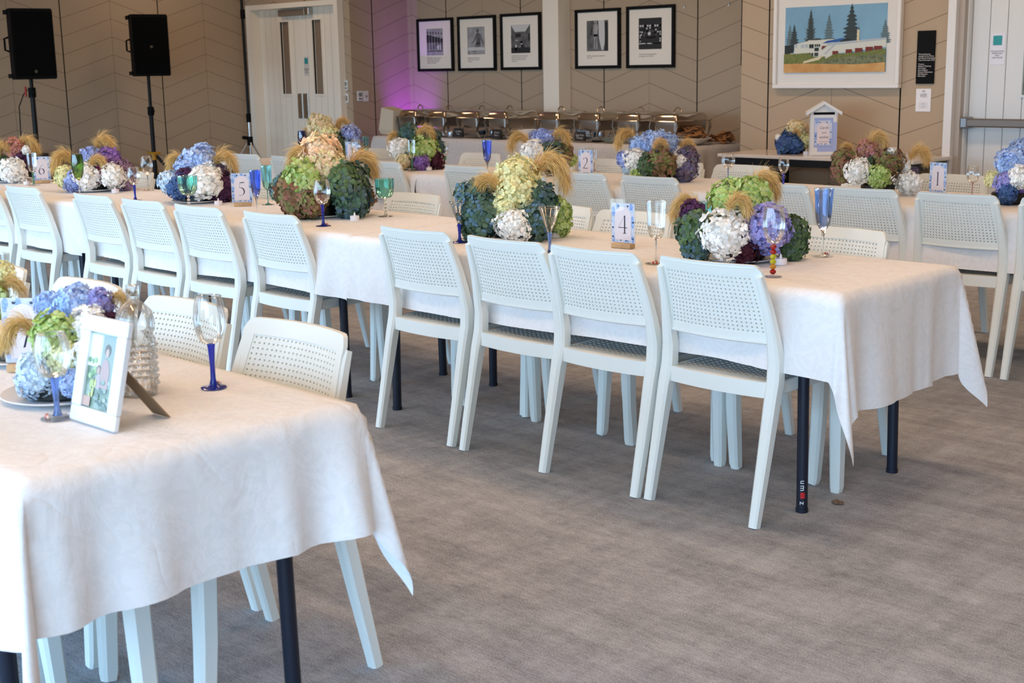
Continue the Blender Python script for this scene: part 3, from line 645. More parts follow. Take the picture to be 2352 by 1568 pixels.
def table(x1,y0,L,W,label,clabel,dn,df,dl,dr,seed,ztop=.735,zc=0.0,sticker=False,legs=m_navy,cs=.14,leg_in=0):
    t=thing('folding_table',label,'table',(x1-L/2,y0+W/2,0),0,'cloth covered folding tables')
    MB().rbox(-L/2+.006,L/2-.006,-W/2+.006,W/2-.006,ztop-.03,ztop,.004).build('tabletop',m_tabletop,t)
    f=MB()
    for s in (-1,1): f.box(-L/2+.12,L/2-.12,s*(W/2-.09)-.012,s*(W/2-.09)+.012,ztop-.07,ztop-.03)
    f.build('apron_rail',legs,t)
    for sx in (-1,1):
        for sy in (-1,1):
            px,py=sx*(L/2-.165)-(leg_in if (sx==1 and sy==-1) else 0),sy*(W/2-.082)
            mb=MB(); mb.tube([(px-.012*sx,py-.004*sy,ztop-.05),(px,py,.012)],.0185,14); mb.tube([(px,py,0),(px,py,.014)],.0205,14)
            lg=mb.build('leg',legs,t,True)
            if sticker and sx==1 and sy==-1:
                m_r=mat('red_label',(0.5,0.01,0.01),.5); m_lt=mat('white_label',(0.75,0.75,0.75),.5)
                # lettering running up the leg, facing the room
                an=R(35)
                def at_(z,wd,hh,mm,nm):
                    q=MB(); 
                    pts=[]
                    for aa in (an-.35,an-.1,an+.15,an+.4): pts.append((px+.0195*math.sin(aa),py-.0195*math.cos(aa)))
                    vs=[(a,b,z-hh) for a,b in pts]+[(a,b,z+hh) for a,b in pts]
                    q.add(vs,[(0,1,5,4),(1,2,6,5),(2,3,7,6)]); return q.build(nm,mm,lg)
                for body,z in (('u',.105),('m',.085),('z',.035)):
                    tm=text_mesh(body,.026,m_lt); use('lettering',tm,lg,(px+.0198*math.sin(an),py-.0198*math.cos(an),z),(PI/2,R(90),an))
                at_(.060,.01,.010,m_r,'red_square')
    c=cloth(L,W,dn,df,dl,dr,seed,cs=cs).build('tablecloth',m_cloth,None,True,angle=80,loc=(x1,y0,ztop+.010+zc))
    tag(c,clabel,'tablecloth','white damask tablecloths'); return t
LT=2.345; YB=3.50; WB=.74; YC=5.87; YA=.97
table(-2.10,YB,LT,WB,'folding table under cloth, nearest of the middle row, navy legs','white damask tablecloth with pointed corners, nearest of the middle row',.265,.25,.02,.375,3,sticker=True)
table(-2.10-LT-.01,YB,LT,WB,'folding table in the middle of the middle row','white tablecloth under the number 5 sign',.275,.26,.02,.02,11,zc=.0015)
table(-2.10-2*LT-.02,YB,LT,WB,'folding table at the far left of the middle row','white tablecloth under the number 6 sign',.285,.26,.25,.02,23)
table(-2.02,YC,LT,WB,'folding table at the right end of the back row','white tablecloth under the number 1 sign',.27,.26,.02,.30,31)
table(-2.02-LT-.01,YC,LT,WB,'folding table in the middle of the back row','white tablecloth under the number 2 sign',.27,.26,.02,.02,37,zc=.0015)
table(-2.02-2*LT-.02,YC,LT,WB,'folding table at the left end of the back row','white tablecloth under the number 3 sign',.27,.26,.28,.02,41)
table(-2.165,YA-.01,LT,WB,'folding table in the left foreground','white damask tablecloth on the foreground table with flared corners',.31,.27,.02,.285,53,cs=.50,leg_in=.15)
# buffet run
m_linen=mat('pale_linen',(0.62,0.585,0.56),0.8,noise=.08,nscale=40,bump=.25,bscale=30)
YF=9.06
for i,(x1,L,lab) in enumerate(((-6.85,2.1,'buffet table at the right end beneath the crackers'),(-8.96,2.1,'buffet table at the left end beneath the serving dishes'))):
    t=thing('buffet_table',lab,'table',(x1-L/2,YF+.37,0),0,'buffet tables'); MB().box(-L/2+.01,L/2-.01,-.36,.36,.70,.735).build('tabletop',m_tabletop,t)
    for sx in (-1,1):
        for sy in (-1,1):
            MB().tube([(sx*(L/2-.12),sy*.29,0),(sx*(L/2-.12),sy*.29,.70)],.018,10).build('leg',m_navy,t,True)
c=cloth(4.21,.74,.62,.3,.62,.62,77,.04).build('tablecloth',m_linen,None,True,angle=80,loc=(-6.85,YF,.744)); tag(c,'long pale linen cloth draped over the buffet tables','tablecloth')

# white side table
t=thing('side_table','long white topped side table with black frame by the wall','table',(-5.42,8.83,0))
MB().rbox(-.83,.83,-.28,.29,.715,.74,.003).build('tabletop',mat('white_laminate',(0.70,0.65,0.60),0.15),t)
MB().box(-.80,.80,-.26,-.235,.66,.715).box(-.80,.80,.24,.265,.66,.715).box(-.80,-.78,-.235,.24,.66,.715).box(.78,.80,-.235,.24,.66,.715).build('apron',m_blackmet,t)
for sx in (-1,1):
    mb=MB(); mb.box(sx*.55-.03,sx*.55+.03,-.24,-.18,0,.66).box(sx*.55-.03,sx*.55+.03,.19,.25,0,.66).box(sx*.55-.02,sx*.55+.02,-.18,.19,.05,.1); mb.tube([(sx*.55,-.21,.52),(sx*.55-sx*.14,-.21,.665)],.012,6)
    mb.build('leg_frame',m_blackmet,t)

# ------------------------------------------------------------------ glassware
def bowl_prof(kind):
    return {
    'wine':[(.006,0),(.02,.006),(.032,.025),(.038,.05),(.037,.075),(.031,.105)],
    'wine_big':[(.008,0),(.03,.008),(.042,.03),(.047,.06),(.044,.09),(.037,.115)],
    'round':[(.006,0),(.022,.005),(.036,.025),(.040,.045),(.036,.07),(.032,.08)],
    'tulip':[(.008,0),(.018,.006),(.027,.03),(.031,.06),(.029,.085),(.026,.105)],
    'flute':[(.006,0),(.012,.004),(.019,.02),(.023,.05),(.025,.09),(.027,.125)],
    'flute_sq':[(.006,0),(.016,.004),(.023,.015),(.027,.045),(.028,.09),(.030,.125)],
    'cone':[(.005,0),(.010,.008),(.022,.04),(.035,.080),(.040,.092)],
    'goblet':[(.010,0),(.028,.006),(.038,.025),(.041,.05),(.042,.085)],
    'tumbler':[(.0,0),(.028,.001),(.033,.02),(.038,.07),(.041,.105)]}[kind]
def glass(label,pos,h,kind,bowl,stem,foot,group,width=1.0,stemkind='thin',name='wine_glass',fill=None):
    """h total height; bowl, stem, foot are materials"""
    t=thing(name,label,'glass',tuple(pos),rng.uniform(0,6),group)
    p=bowl_prof(kind); bh=p[-1][1]
    if kind=='tumbler':
        k=h/bh; mb=MB(); mb.lathe([(r*width,z*k) for r,z in p]+[((r-.0015)*width,z*k+.003) for r,z in p[::-1][:-1]],28); mb.build('bowl',bowl,t,True); return t
    frac={'flute':.60,'flute_sq':.60,'cone':.55,'wine':.53,'wine_big':.52,'round':.48,'tulip':.58,'goblet':.52}[kind]
    k=h*frac/bh; zb=h*(1-frac)
    prof=[(r*width*min(k,1.15),zb+z*k) for r,z in p]; inner=[(max(0.001,r-.0014),z+.001) for r,z in prof[::-1]]
    mb=MB(); mb.lathe(prof,28); mb.build('bowl',bowl,t,True)
    rim=prof[-1]; MB().tube([(rim[0]*math.cos(2*PI*i/28),rim[0]*math.sin(2*PI*i/28),rim[1]) for i in range(29)],.0009,5,cap=False).build('rim',s_clear if bowl is m_clear else (stem if bowl is not m_clear and stem is not s_clear else s_clear),t,True)
    fr_=.034*min(1.1,width); sm=MB()
    if isinstance(stemkind,list):
        n=len(stemkind); z0=.008; dz=(zb-z0)/n
        for i,mm in enumerate(stemkind):
            b=MB(); zz=z0+dz*(i+.5); b.lathe([(.004,-dz/2),(.0095,-dz*.25),(.0105,0),(.0095,dz*.25),(.004,dz/2)],10,0,0,zz); b.build('stem_bead',mm,t,True)
    elif stemkind=='bubble':
        n=5; z0=.006; dz=(zb-z0)/n
        for i in range(n): sm.ball((0,0,z0+dz*(i+.5)),dz*.5,10,6)
        sm.build('stem',stem,t,True)
    elif stemkind=='thick':
        sm.lathe([(.0001,.004),(.010,.006),(.006,.02),(.0055,zb*.5),(.0075,zb*.85),(.009,zb)],12); sm.build('stem',stem,t,True)
    elif stemkind=='taper':
        sm.lathe([(.0001,.004),(.0025,.006),(.002,zb*.45),(.0045,zb*.75),(.010,zb),(prof[1][0],prof[1][1])],12); sm.build('stem',stem,t,True)
    else:
        sm.lathe([(.0001,.003),(.008,.005),(.003,.014),(.0026,zb*.5),(.003,zb*.9),(.007,zb)],12); sm.build('stem',stem,t,True)
    ft=MB(); ft.lathe([(.0001,0),(fr_,0),(fr_+.0005,.0015),(fr_*.6,.003),(.008,.007),(.0001,.010)],28); ft.build('foot',m_clear if foot is s_clear else foot,t,True)
    if fill:
        for i in range(5):
            a=fill+i*.22; g=MB(); g.ball((math.cos(a)*fr_*.65,math.sin(a)*fr_*.65,.007),.0045,6,4); g.build('bead_charm',m_gem if i%2 else mat('pearl',(0.8,0.6,0.5),.3),t,True)
    return t
ZT=.7465
GA='glasses on the foreground table'; GB='glasses on the middle row'; GC='glasses on the back row'
def gp(x,y): p=atz(x,y,ZT); return (p.x,p.y,ZT)
glass('clear wine glass with cobalt twisted stem in front of the peach hydrangea',gp(743,519),.205,'wine',m_clear,s_blue,s_blue,GB,stemkind='thick',fill=3.6)
glass('sea green goblet on a clear bubble stem right of the peach hydrangea',gp(886,497),.177,'goblet',m_g_green,s_clear,s_clear,GB,stemkind='bubble')
glass('royal blue champagne flute with clear stem beside the number 5 sign',gp(591,492),.215,'flute',m_g_mid,s_clear,s_clear,GB,stemkind='taper',name='champagne_flute')
glass('aqua champagne flute with aqua stem behind the royal blue flute',gp(616,470),.203,'flute_sq',m_g_teal,s_teal,s_teal,GB,.95,name='champagne_flute')
glass('clear cone glass with blue stem left of the tall yellow arrangement',gp(1056,556),.162,'cone',m_clear,s_blue,s_blue,GB,stemkind='thick')
glass('clear cone glass with blue stem in front of the tall yellow arrangement',gp(1263,582),.172,'cone',m_clear,s_lblue,s_blue,GB,stemkind='thick',fill=3.2)
glass('tall clear hexagonal flute right of the number 4 sign',gp(1507,605),.218,'flute_sq',m_clear,s_clear,s_clear,GB,1.1,name='champagne_flute',fill=2.5)
glass('clear flute with red, yellow and amber bead stem on nearest middle table',gp(1775,635),.225,'wine',m_clear,s_clear,s_clear,GB,.85,stemkind=[s_red,s_org,s_yel,s_yel,s_red,s_red],name='champagne_flute')
glass('sky blue flute with clear stem right of the nearest arrangement',gp(1889,588),.240,'flute',m_g_lblue,s_clear,s_clear,GB,1.1,stemkind='taper',name='champagne_flute',fill=5.3)
glass('aqua goblet half hidden behind the nearest arrangement',(-3.06,4.12,ZT),.165,'goblet',m_g_teal,s_teal,s_teal,GB,1.05)
glass('olive green flute on clear stem in front of the purple arrangement',gp(184,453),.243,'tulip',m_g_olive,s_clear,s_clear,GB,1.0,name='champagne_flute',fill=2.5)
glass('clear wine glass with blue stem right of the purple arrangement',gp(311,460),.180,'wine',m_clear,s_blue,s_blue,GB,1.0,stemkind='thick')
glass('clear thin stemmed wine glass near the far side of middle row',gp(341,437),.200,'wine',m_clear,s_clear,s_clear,GB,.95,fill=5.5)
glass('sea green goblet on a clear bubble stem in front of the blue arrangement',gp(435,488),.181,'goblet',m_g_green,s_clear,s_clear,GB,1.05,stemkind='bubble')
glass('clear flute with beaded stem left of the number 6 sign',gp(78,425),.203,'flute_sq',m_clear,s_green,s_clear,GB,1.05,stemkind='bubble',name='champagne_flute')
glass('clear square sided glass behind the purple arrangement',(-8.35,4.14,ZT),.16,'flute_sq',m_clear,s_clear,s_clear,GB,1.0,name='champagne_flute')
glass('cobalt blue flute at the left end of the back row',(-8.15,6.0,ZT),.245,'tulip',m_g_blue,s_blue,s_blue,GC,.95,stemkind='bubble',name='champagne_flute')
glass('clear wine glass in front of the number 3 sign',gp(819,383),.195,'wine',m_clear,s_clear,s_clear,GC,1.0)
glass('aqua flute behind the number 3 sign',gp(842,370),.183,'flute_sq',m_g_teal,s_teal,s_teal,GC,.9,name='champagne_flute')
glass('clear glass left of the lime and blue arrangement on the back row',(-8.28,6.15,ZT),.20,'flute_sq',m_clear,s_clear,s_clear,GC,1.0,name='champagne_flute')
glass('clear flute with green beaded stem in front of white hydrangea',gp(947,393),.210,'flute_sq',m_clear,s_green,s_clear,GC,.85,stemkind='bubble',name='champagne_flute',fill=3.0)
glass('clear tulip glass with green ball base left of the blue flute',gp(1023,380),.168,'tulip',m_clear,s_green,s_clear,GC,.95,stemkind=[s_clear,s_green])
glass('tall blue flute on a clear tapered stem on the back row',gp(1120,405),.228,'flute',m_g_mid,s_clear,s_clear,GC,1.05,stemkind='taper',name='champagne_flute')
glass('small round clear glass in front of the white hydrangea, back row centre',(-5.82,6.10,ZT),.135,'round',m_clear,s_clear,s_clear,GC,.9)
glass('clear flute right of the number 2 sign',gp(1365,394),.144,'flute_sq',m_clear,s_pink,s_clear,GC,.95,name='champagne_flute')
glass('clear flute with lime green stem in front of the long arrangement',gp(1552,412),.165,'tulip',m_clear,s_green,s_green,GC,1.05,name='champagne_flute')
glass('round clear wine glass with violet foot on the back row',gp(1672,421),.166,'round',m_clear,s_lblue,s_blue,GC,1.0)
glass('clear wine glass with cobalt stem behind the nearest arrangement',gp(1799,430),.165,'wine',m_clear,s_blue,s_blue,GC,.95,stemkind='thick')
glass('sea green goblet in front of the white hydrangea, right of back row',gp(2012,450),.150,'goblet',m_g_green,s_green,s_green,GC,1.05)
glass('round clear wine glass with rose stem at right of back row',gp(2232,455),.158,'wine_big',m_clear,s_pink,s_clear,GC,.95)
glass('clear flute hidden behind the number 1 sign',(-3.50,6.45,ZT),.205,'flute',m_clear,s_clear,s_clear,GC,.95,name='champagne_flute')
glass('large clear wine glass with cobalt blue stem at foreground table edge',gp(491,890),.205,'wine_big',m_clear,s_blue,s_blue,GA,.82,stemkind='thick',fill=5.5)
glass('large clear goblet with pale blue stem in front of foreground flowers',gp(133,960),.175,'wine_big',m_clear,s_lblue,s_clear,GA,.98,stemkind='thick',fill=4.3)
glass('clear tumbler behind the foreground flowers',(-2.98,1.62,ZT),.12,'tumbler',m_clear,s_clear,s_clear,GA,1.0,name='tumbler')
glass('clear glass cut by the left edge of the photograph',gp(4,706),.16,'tumbler',m_clear,s_clear,s_clear,GA,.9,name='tumbler')
# textured bottle
p=gp(322,905); t=thing('glass_bottle','textured clear glass bottle behind the white photo frame','bottle',p)
mb=MB(); pr=[(.0001,0),(.036,0),(.040,.01)]
for i in range(7): pr+=[(.0385,.018+i*.014),(.0415,.025+i*.014)]
pr+=[(.040,.125),(.036,.135),(.041,.142),(.042,.165),(.036,.185),(.022,.200),(.013,.208),(.013,.222)]
mb.lathe(pr,28); mb.build('bottle_body',m_clear,t,True)
k=MB()
for i in range(7):
    for a in range(14): k.ball((.0405*math.cos(a*2*PI/14+i*.22),.0405*math.sin(a*2*PI/14+i*.22),.025+i*.014),.0042,6,4)
k.build('glass_studs',s_clear,t,True)
MB().lathe([(.0001,.218),(.012,.218),(.0135,.222),(.0135,.240),(.0001,.242)],16).build('bottle_cap',s_clear,t,True)

# ------------------------------------------------------------------ tealights
def tealight(label,p,k=1.0):
    t=thing('tealight',label,'candle',p,0,'battery tealights by the flowers')
    MB().lathe([(.0001,0),(.0185*k,0),(.019*k,.002),(.0185*k,.018*k),(.017*k,.019*k),(.013*k,.017*k),(.0001,.0165*k)],20).build('body',m_led,t,True)
    MB().lathe([(.0045*k,.016*k),(.005*k,.02*k),(.003*k,.028*k),(.0001,.034*k)],10).build('flame',m_led,t,True)
for lab,x,y in (('white tealight in front of the peach hydrangea',815,506),('white tealight beside the nearest arrangement',1793,607),('white tealight by the purple arrangement',265,443),('white tealight left of the number 5 sign',502,471),
    ('white tealight left of the number 6 sign',62,424),('white tealight behind the cone glass',1274,545),('white tealight by the purple hydrangea on the back row',985,391)):
    tealight(lab,gp(x,y),1.15)
for lab,x,y in (('white tealight left of the side table flowers',1789,352),('white tealight between side table flowers and card box',1848,355)):
    q=atz(x,y,.74); tealight(lab,(q.x,q.y+.02,.74),1.2)
tealight('white tealight at the right of the back row flowers',(-3.42,6.18,ZT),1.15)

# ------------------------------------------------------------------ table number signs
def stroke(pts,nib,w=.5):
    """calligraphic ribbon polygons for a digit in unit space"""
    out=[]
    for a,b in zip(pts,pts[1:]):
        out.append([(a[0]-nib[0],a[1]-nib[1]),(a[0]+nib[0],a[1]+nib[1]),(b[0]+nib[0],b[1]+nib[1]),(b[0]-nib[0],b[1]-nib[1])])
    return out
def arc(cx,cy,rx,ry,a0,a1,n=14): return [(cx+rx*math.cos(R(a0+(a1-a0)*i/n)),cy+ry*math.sin(R(a0+(a1-a0)*i/n))) for i in range(n+1)]
nb=(.062,.018); th=(.016,.026)
DIG={1:[([(.5,0),(.5,1.5)],nb),([(.32,1.36),(.5,1.48)],th),([(.34,0),(.66,0)],th)],
 2:[(arc(.45,1.12,.33,.36,160,-30)+[(.62,.7),(.12,.02)],nb),([(.12,.03),(.85,.03)],(.01,.04)),([(.85,.03),(.9,.2)],th)],
 3:[(arc(.42,1.15,.3,.33,150,-80),nb),(arc(.42,.42,.36,.42,80,-150),nb)],
 4:[([(.68,0),(.68,1.5)],nb),([(.66,1.5),(.05,.48)],(.018,.012)),([(.05,.48),(.95,.48)],(.01,.03)),([(.5,0),(.85,0)],th)],
 5:[([(.3,1.45),(.82,1.48)],(.01,.045)),([(.32,1.45),(.24,.85)],(.014,.01)),(arc(.36,.44,.42,.46,110,-110),nb)],
 6:[([(.78,1.5),(.5,1.25),(.28,.9),(.16,.5)],(.03,.012)),(arc(.48,.42,.34,.42,170,530,24),nb)],
 7:[([(.1,1.42),(.9,1.42)],(.01,.05)),([(.88,1.42),(.4,0)],nb)]}
m_bl1=mat('watercolour_blue',(0.16,0.30,0.68),.8,col2=(0.38,0.52,0.80),nscale=120); m_bl2=mat('watercolour_pale',(0.50,0.62,0.82),.8); m_lf=mat('watercolour_leaf',(0.02,0.05,0.10),.8); m_card=mat('floral_card',(0.66,0.70,0.82),.8,noise=.12,nscale=90)
def floral_card(par,w,h,y,num=None,seed=1,lines=None):
    """printed card w x h in xz-plane, base at z=0"""
    cd=MB().box(-w/2,w/2,y-.0006,y,0,h).build('printed_card',m_card,par)
    rg=random.Random(seed)
    bl=MB(); b2=MB(); lf=MB()
    def fl(mb,pts,yy):
        n=len(pts); mb.add([(a,yy,b) for a,b in pts],[tuple(range(n))])
    for i in range(26):
        s=rg.random(); 
        if i<9: x,z=-w*.42,h*rg.random()
        elif i<18: x,z=w*.42,h*rg.random()
        elif i<22: x,z=w*(rg.random()-.5)*.9,h*.04
        else: x,z=w*(rg.random()-.5)*.9,h*.95
        rr=w*rg.uniform(.06,.12); x=max(-w/2+rr*.7,min(w/2-rr*.7,x)); z=max(rr*1.1,min(h-rr*1.1,z))
        fl(bl if i%3 else b2,disc(x,z,rr*.7,rr*1.1,9),y-.0010-(.0001*i/26))
    for sx,sz in ((-.2,.90),(.2,.90),(-.44,.12),(.42,.08),(-.1,.04),(.15,.04),(.44,.5),(-.44,.35)):
        for da in (-35,0,35):
            L=w*.085; a=R(90+da); cx,cz=w*sx,h*sz; d=(math.cos(a),math.sin(a)); pn=(-d[1],d[0])
            pts=[(cx,cz),(cx+d[0]*L*.5+pn[0]*L*.22,cz+d[1]*L*.5+pn[1]*L*.22),(cx+d[0]*L,cz+d[1]*L),(cx+d[0]*L*.5-pn[0]*L*.22,cz+d[1]*L*.5-pn[1]*L*.22)]
            pts=[(max(-w/2,min(w/2,a_)),max(0,min(h,b_))) for a_,b_ in pts]
            fl(lf,pts,y-.0013)
    bl.build('printed_blossom',m_bl1,cd); b2.build('printed_blossom',m_bl2,cd); lf.build('printed_leaf',m_lf,cd)
    aw=w*.355; zz=h*.07; zt=h*.66
    pts=[(-aw,zz),(aw,zz)]+[(aw*math.cos(PI*i/14),zt+aw*math.sin(PI*i/14)*1.0) for i in range(15)]
    a=MB(); n=len(pts); a.add([(p,y-.0016,q) for p,q in pts],[tuple(range(n))]); a.build('arch_panel',m_pink,cd)
    if num:
        dg=MB(); sc_=h*.30
        for pts,nib in DIG[num]:
            for q in stroke(pts,nib): dg.add([((p-.5)*sc_+0,y-.0020,z*sc_+h*.24) for p,z in q],[(0,1,2,3)])
        dg.build('numeral',m_ink,cd)
    return cd
def sign(num,p,rz,h=.15,w=.105,label='',back=False):
    t=thing('table_number',label,'sign',p,rz,'table number signs')
    MB().rbox(-w*.42,w*.42,-.018,.018,0,.018,.002).build('wooden_base',m_oak,t)
    MB().box(-w/2-.006,w/2+.006,.0015,.004,.012,h+.035).build('acrylic_sheet',m_acr,t)
    MB().box(-w/2-.006,w/2+.006,-.0045,-.003,.012,h+.035).build('acrylic_sheet',m_acr,t)
    k=floral_card(t,w,h,.001,num,num); k.location=(0,0,.02)
    return t
sign(6,(-8.28,4.02,ZT),R(58),label='number 6 table sign with blue floral border')
sign(5,(-5.88,3.93,ZT),R(52),label='number 5 table sign with blue floral border')
sign(4,(-3.27,3.88,ZT),R(5),.150,.105,label='number 4 table sign with blue floral border')
sign(3,(-7.72,6.12,ZT),R(20),label='number 3 table sign half hidden behind a wine glass')
sign(2,(-5.56,6.24,ZT),R(8),label='number 2 table sign with blue floral border')
sign(1,(-3.26,6.33,ZT),R(-12),label='number 1 table sign with blue floral border')
q7=atz(66,852,ZT)
sign(7,(q7.x,q7.y,ZT),R(38),.155,.11,label='number 7 table sign behind the foreground flowers')

# ------------------------------------------------------------------ hydrangeas and plumes
def floret(mb,c,nrm,sz,rg,petals=4):
    nrm=Vector(nrm).normalized(); a=nrm.orthogonal().normalized(); b=nrm.cross(a); ph=rg.uniform(0,6.28)
    for k in range(petals):
        an=ph+k*2*PI/petals; d=a*math.cos(an)+b*math.sin(an); p=nrm.cross(d)
        up=rg.uniform(-.1,.75); L=sz*rg.uniform(.85,1.15); w=L*.56
        e=(d+nrm*up).normalized()
        m1=c+e*L*.45; tip=c+e*L-nrm*L*.12
        vs=[c,c+e*L*.30+p*w*.55,c+e*L*.72+p*w*.86-nrm*L*.05,tip+p*w*.25,tip-p*w*.25,c+e*L*.72-p*w*.86-nrm*L*.05,c+e*L*.30-p*w*.55,m1+nrm*L*.07]
        mb.add(vs,[(7,0,1),(7,1,2),(7,2,3),(7,3,4),(7,4,5),(7,5,6),(7,6,0)])
def head_mesh(name,seed,n=95,sz=.26,jit=.10):
    rg=random.Random(seed); mb=MB()
    mb.ball((0,0,0),.74,12,8); ph0=rg.uniform(0,6); ph1=rg.uniform(0,6)
    for i in range(n):
        z=1-2*(i+.5)/n; r=math.sqrt(1-z*z); a=i*2.399963+rg.uniform(-.15,.15)
        d=Vector((r*math.cos(a),r*math.sin(a),z+rg.uniform(-.05,.05))).normalized()
        lump=.10*math.sin(3.1*d.x+ph0)*math.cos(2.7*d.y+ph1)+.06*math.sin(5*d.z+ph0)
        c=d*(.93+lump+rg.uniform(-jit,jit*.6))
        nn=(d+Vector((rg.uniform(-.45,.45),rg.uniform(-.45,.45),rg.uniform(-.35,.45)))).normalized()
        floret(mb,c,nn,sz,rg)
    me=mb.mesh(name,[],False); me.materials.clear(); me.materials.append(None)
    return me
HEADS=[head_mesh('hydrangea_blossoms',s,170 if s%2 else 190,.205 if s%2 else .19,.13) for s in range(5)]
HEADS_BIG=[head_mesh('hydrangea_blossoms',s+20,115,.26,.13) for s in range(3)]
def petal_mat(name,ca,cb,cc=None):
    m=bpy.data.materials.new(name); m.use_nodes=True; nt=m.node_tree; b=nt.nodes['Principled BSDF']
    ge=N(nt,'ShaderNodeNewGeometry'); tc=N(nt,'ShaderNodeTexCoord')
    n=N(nt,'ShaderNodeTexNoise'); n.inputs['Scale'].default_value=1.3; n.inputs['Detail'].default_value=2; nt.links.new(tc.outputs['Object'],n.inputs['Vector'])
    n2=N(nt,'ShaderNodeTexNoise'); n2.inputs['Scale'].default_value=5.5; nt.links.new(tc.outputs['Object'],n2.inputs['Vector'])
    r=N(nt,'ShaderNodeMapRange'); r.inputs['From Min'].default_value=.38; r.inputs['From Max'].default_value=.62
    nt.links.new(M(nt,'ADD',M(nt,'MULTIPLY',n.outputs['Fac'],.6),M(nt,'MULTIPLY',n2.outputs['Fac'],.4)),r.inputs['Value'])
    mx=N(nt,'ShaderNodeMix',data_type='RGBA'); mx.inputs['A'].default_value=(*ca,1); mx.inputs['B'].default_value=(*cb,1); nt.links.new(r.outputs['Result'],mx.inputs['Factor'])
    last=mx.outputs['Result']
    rnd=N(nt,'ShaderNodeHueSaturation'); nt.links.new(last,rnd.inputs['Color']); nt.links.new(M(nt,'MULTIPLY_ADD',ge.outputs['Random Per Island'],.6,.8),rnd.inputs['Value']); last=rnd.outputs['Color']
    if cc:
        m2=N(nt,'ShaderNodeMix',data_type='RGBA'); nt.links.new(last,m2.inputs['A']); m2.inputs['B'].default_value=(*cc,1); nt.links.new(M(nt,'MULTIPLY',M(nt,'GREATER_THAN',ge.outputs['Random Per Island'],.62),.75),m2.inputs['Factor']); last=m2.outputs['Result']
    nt.links.new(last,b.inputs['Base Color']); b.inputs['Roughness'].default_value=.6; b.inputs['Specular IOR Level'].default_value=.25
    b.inputs['Subsurface Weight'].default_value=0
    # thin petals let a little light through
    tr=N(nt,'ShaderNodeBsdfTranslucent'); nt.links.new(last,tr.inputs['Color']); mxs=N(nt,'ShaderNodeMixShader'); mxs.inputs[0].default_value=.22
    out=nt.nodes['Material Output']; nt.links.new(b.outputs[0],mxs.inputs[1]); nt.links.new(tr.outputs[0],mxs.inputs[2]); nt.links.new(mxs.outputs[0],out.inputs[0])
    return m
PET={k:petal_mat('petals_'+k,*v) for k,v in dict(
 white=((.90,.89,.87),(.86,.87,.83)),cream=((.84,.76,.50),(.80,.74,.38),(.86,.62,.46)),peach=((.84,.72,.46),(.85,.60,.42)),lime=((.34,.50,.11),(.52,.64,.24),(.60,.70,.34)),yellow=((.82,.76,.42),(.76,.78,.44)),
 green=((.08,.15,.055),(.15,.23,.10),(.10,.14,.14)),bluegreen=((.07,.14,.10),(.12,.20,.13),(.13,.24,.38)),teal=((.06,.13,.12),(.10,.19,.11),(.10,.17,.24)),
 lblue=((.34,.50,.80),(.50,.62,.85)),blue=((.28,.38,.74),(.42,.50,.80)),peri=((.36,.35,.74),(.48,.42,.74),(.32,.38,.80)),purple=((.24,.13,.44),(.32,.18,.48)),mauve=((.28,.17,.28),(.32,.24,.38)),
 maroon=((.06,.010,.022),(.08,.018,.035)),plum=((.07,.02,.07),(.10,.035,.10)),magenta=((.28,.02,.14),(.18,.015,.10)),redgreen=((.22,.27,.08),(.28,.15,.09),(.30,.11,.10)),pinkred=((.56,.22,.18),(.42,.26,.14),(.58,.26,.30)),
 navy=((.05,.10,.28),(.08,.17,.36)),slate=((.18,.18,.34),(.20,.12,.20),(.22,.22,.20)),iceblue=((.66,.78,.84),(.56,.70,.86))).items()}
CNAME=dict(white='white',cream='cream and peach',peach='peach',lime='lime green',yellow='pale yellow',green='dark green',bluegreen='blue green',teal='deep teal green',lblue='light blue',blue='blue',peri='periwinkle',purple='purple',mauve='mauve',maroon='dark maroon',plum='dark plum',magenta='magenta',redgreen='red and green',pinkred='pink and red',navy='navy blue',slate='slate purple',iceblue='ice blue')
def plume_mesh(seed,n=900):
    """dense feathery grass plume, about 1 unit across, arching over towards +x and falling"""
    rg=random.Random(seed); mb=MB()
    spine=[Vector((.10,0,-.50)),Vector((.10,0,-.15)),Vector((.14,0,.15)),Vector((.24,0,.38)),Vector((.40,0,.48)),Vector((.56,0,.40)),Vector((.66,0,.20)),Vector((.70,0,-.02))]
    def sp(f):
        f*=len(spine)-1; i=min(int(f),len(spine)-2); return spine[i].lerp(spine[i+1],f-i)
    mb.tube(spine[:5],.010,5)
    for i in range(n):
        f=.26+.70*rg.random(); p=sp(f); t=(sp(min(1,f+.06))-sp(max(0,f-.06))).normalized()
        off=Vector((rg.gauss(0,1),rg.gauss(0,1),rg.gauss(0,1))); off=off-t*off.dot(t); rad=.15*math.sin(PI*min(1,(f-.2)/.85))**.6
        p=p+off*rad*.42; d=(t+off*.30+Vector((rg.uniform(-.25,.25),rg.uniform(-.25,.25),rg.uniform(-.15,.15)))).normalized(); L=rg.uniform(.16,.36); w=.0052
        pts=[p]; dr=rg.uniform(.05,.32)
        for k in range(1,6): d=(d+Vector((0,0,-dr))+Vector((rg.uniform(-.10,.10),rg.uniform(-.10,.10),0))).normalized(); pts.append(pts[-1]+d*L/5)
        pr=Vector((rg.gauss(0,1),rg.gauss(0,1),rg.gauss(0,.6))); pr=(pr-d*pr.dot(d)).normalized()
        vs=[]
        for k,q in enumerate(pts): ww=w*(1-.16*k); vs+=[q+pr*ww,q-pr*ww]
        mb.add(vs,[(2*k,2*k+1,2*k+3,2*k+2) for k in range(5)])
    return mb.mesh('plume_strands',[m_plume])
m_plume=petal_mat('plume_gold',(.66,.45,.16),(.76,.56,.26))
PLUMES=[plume_mesh(s,1300) for s in range(3)]
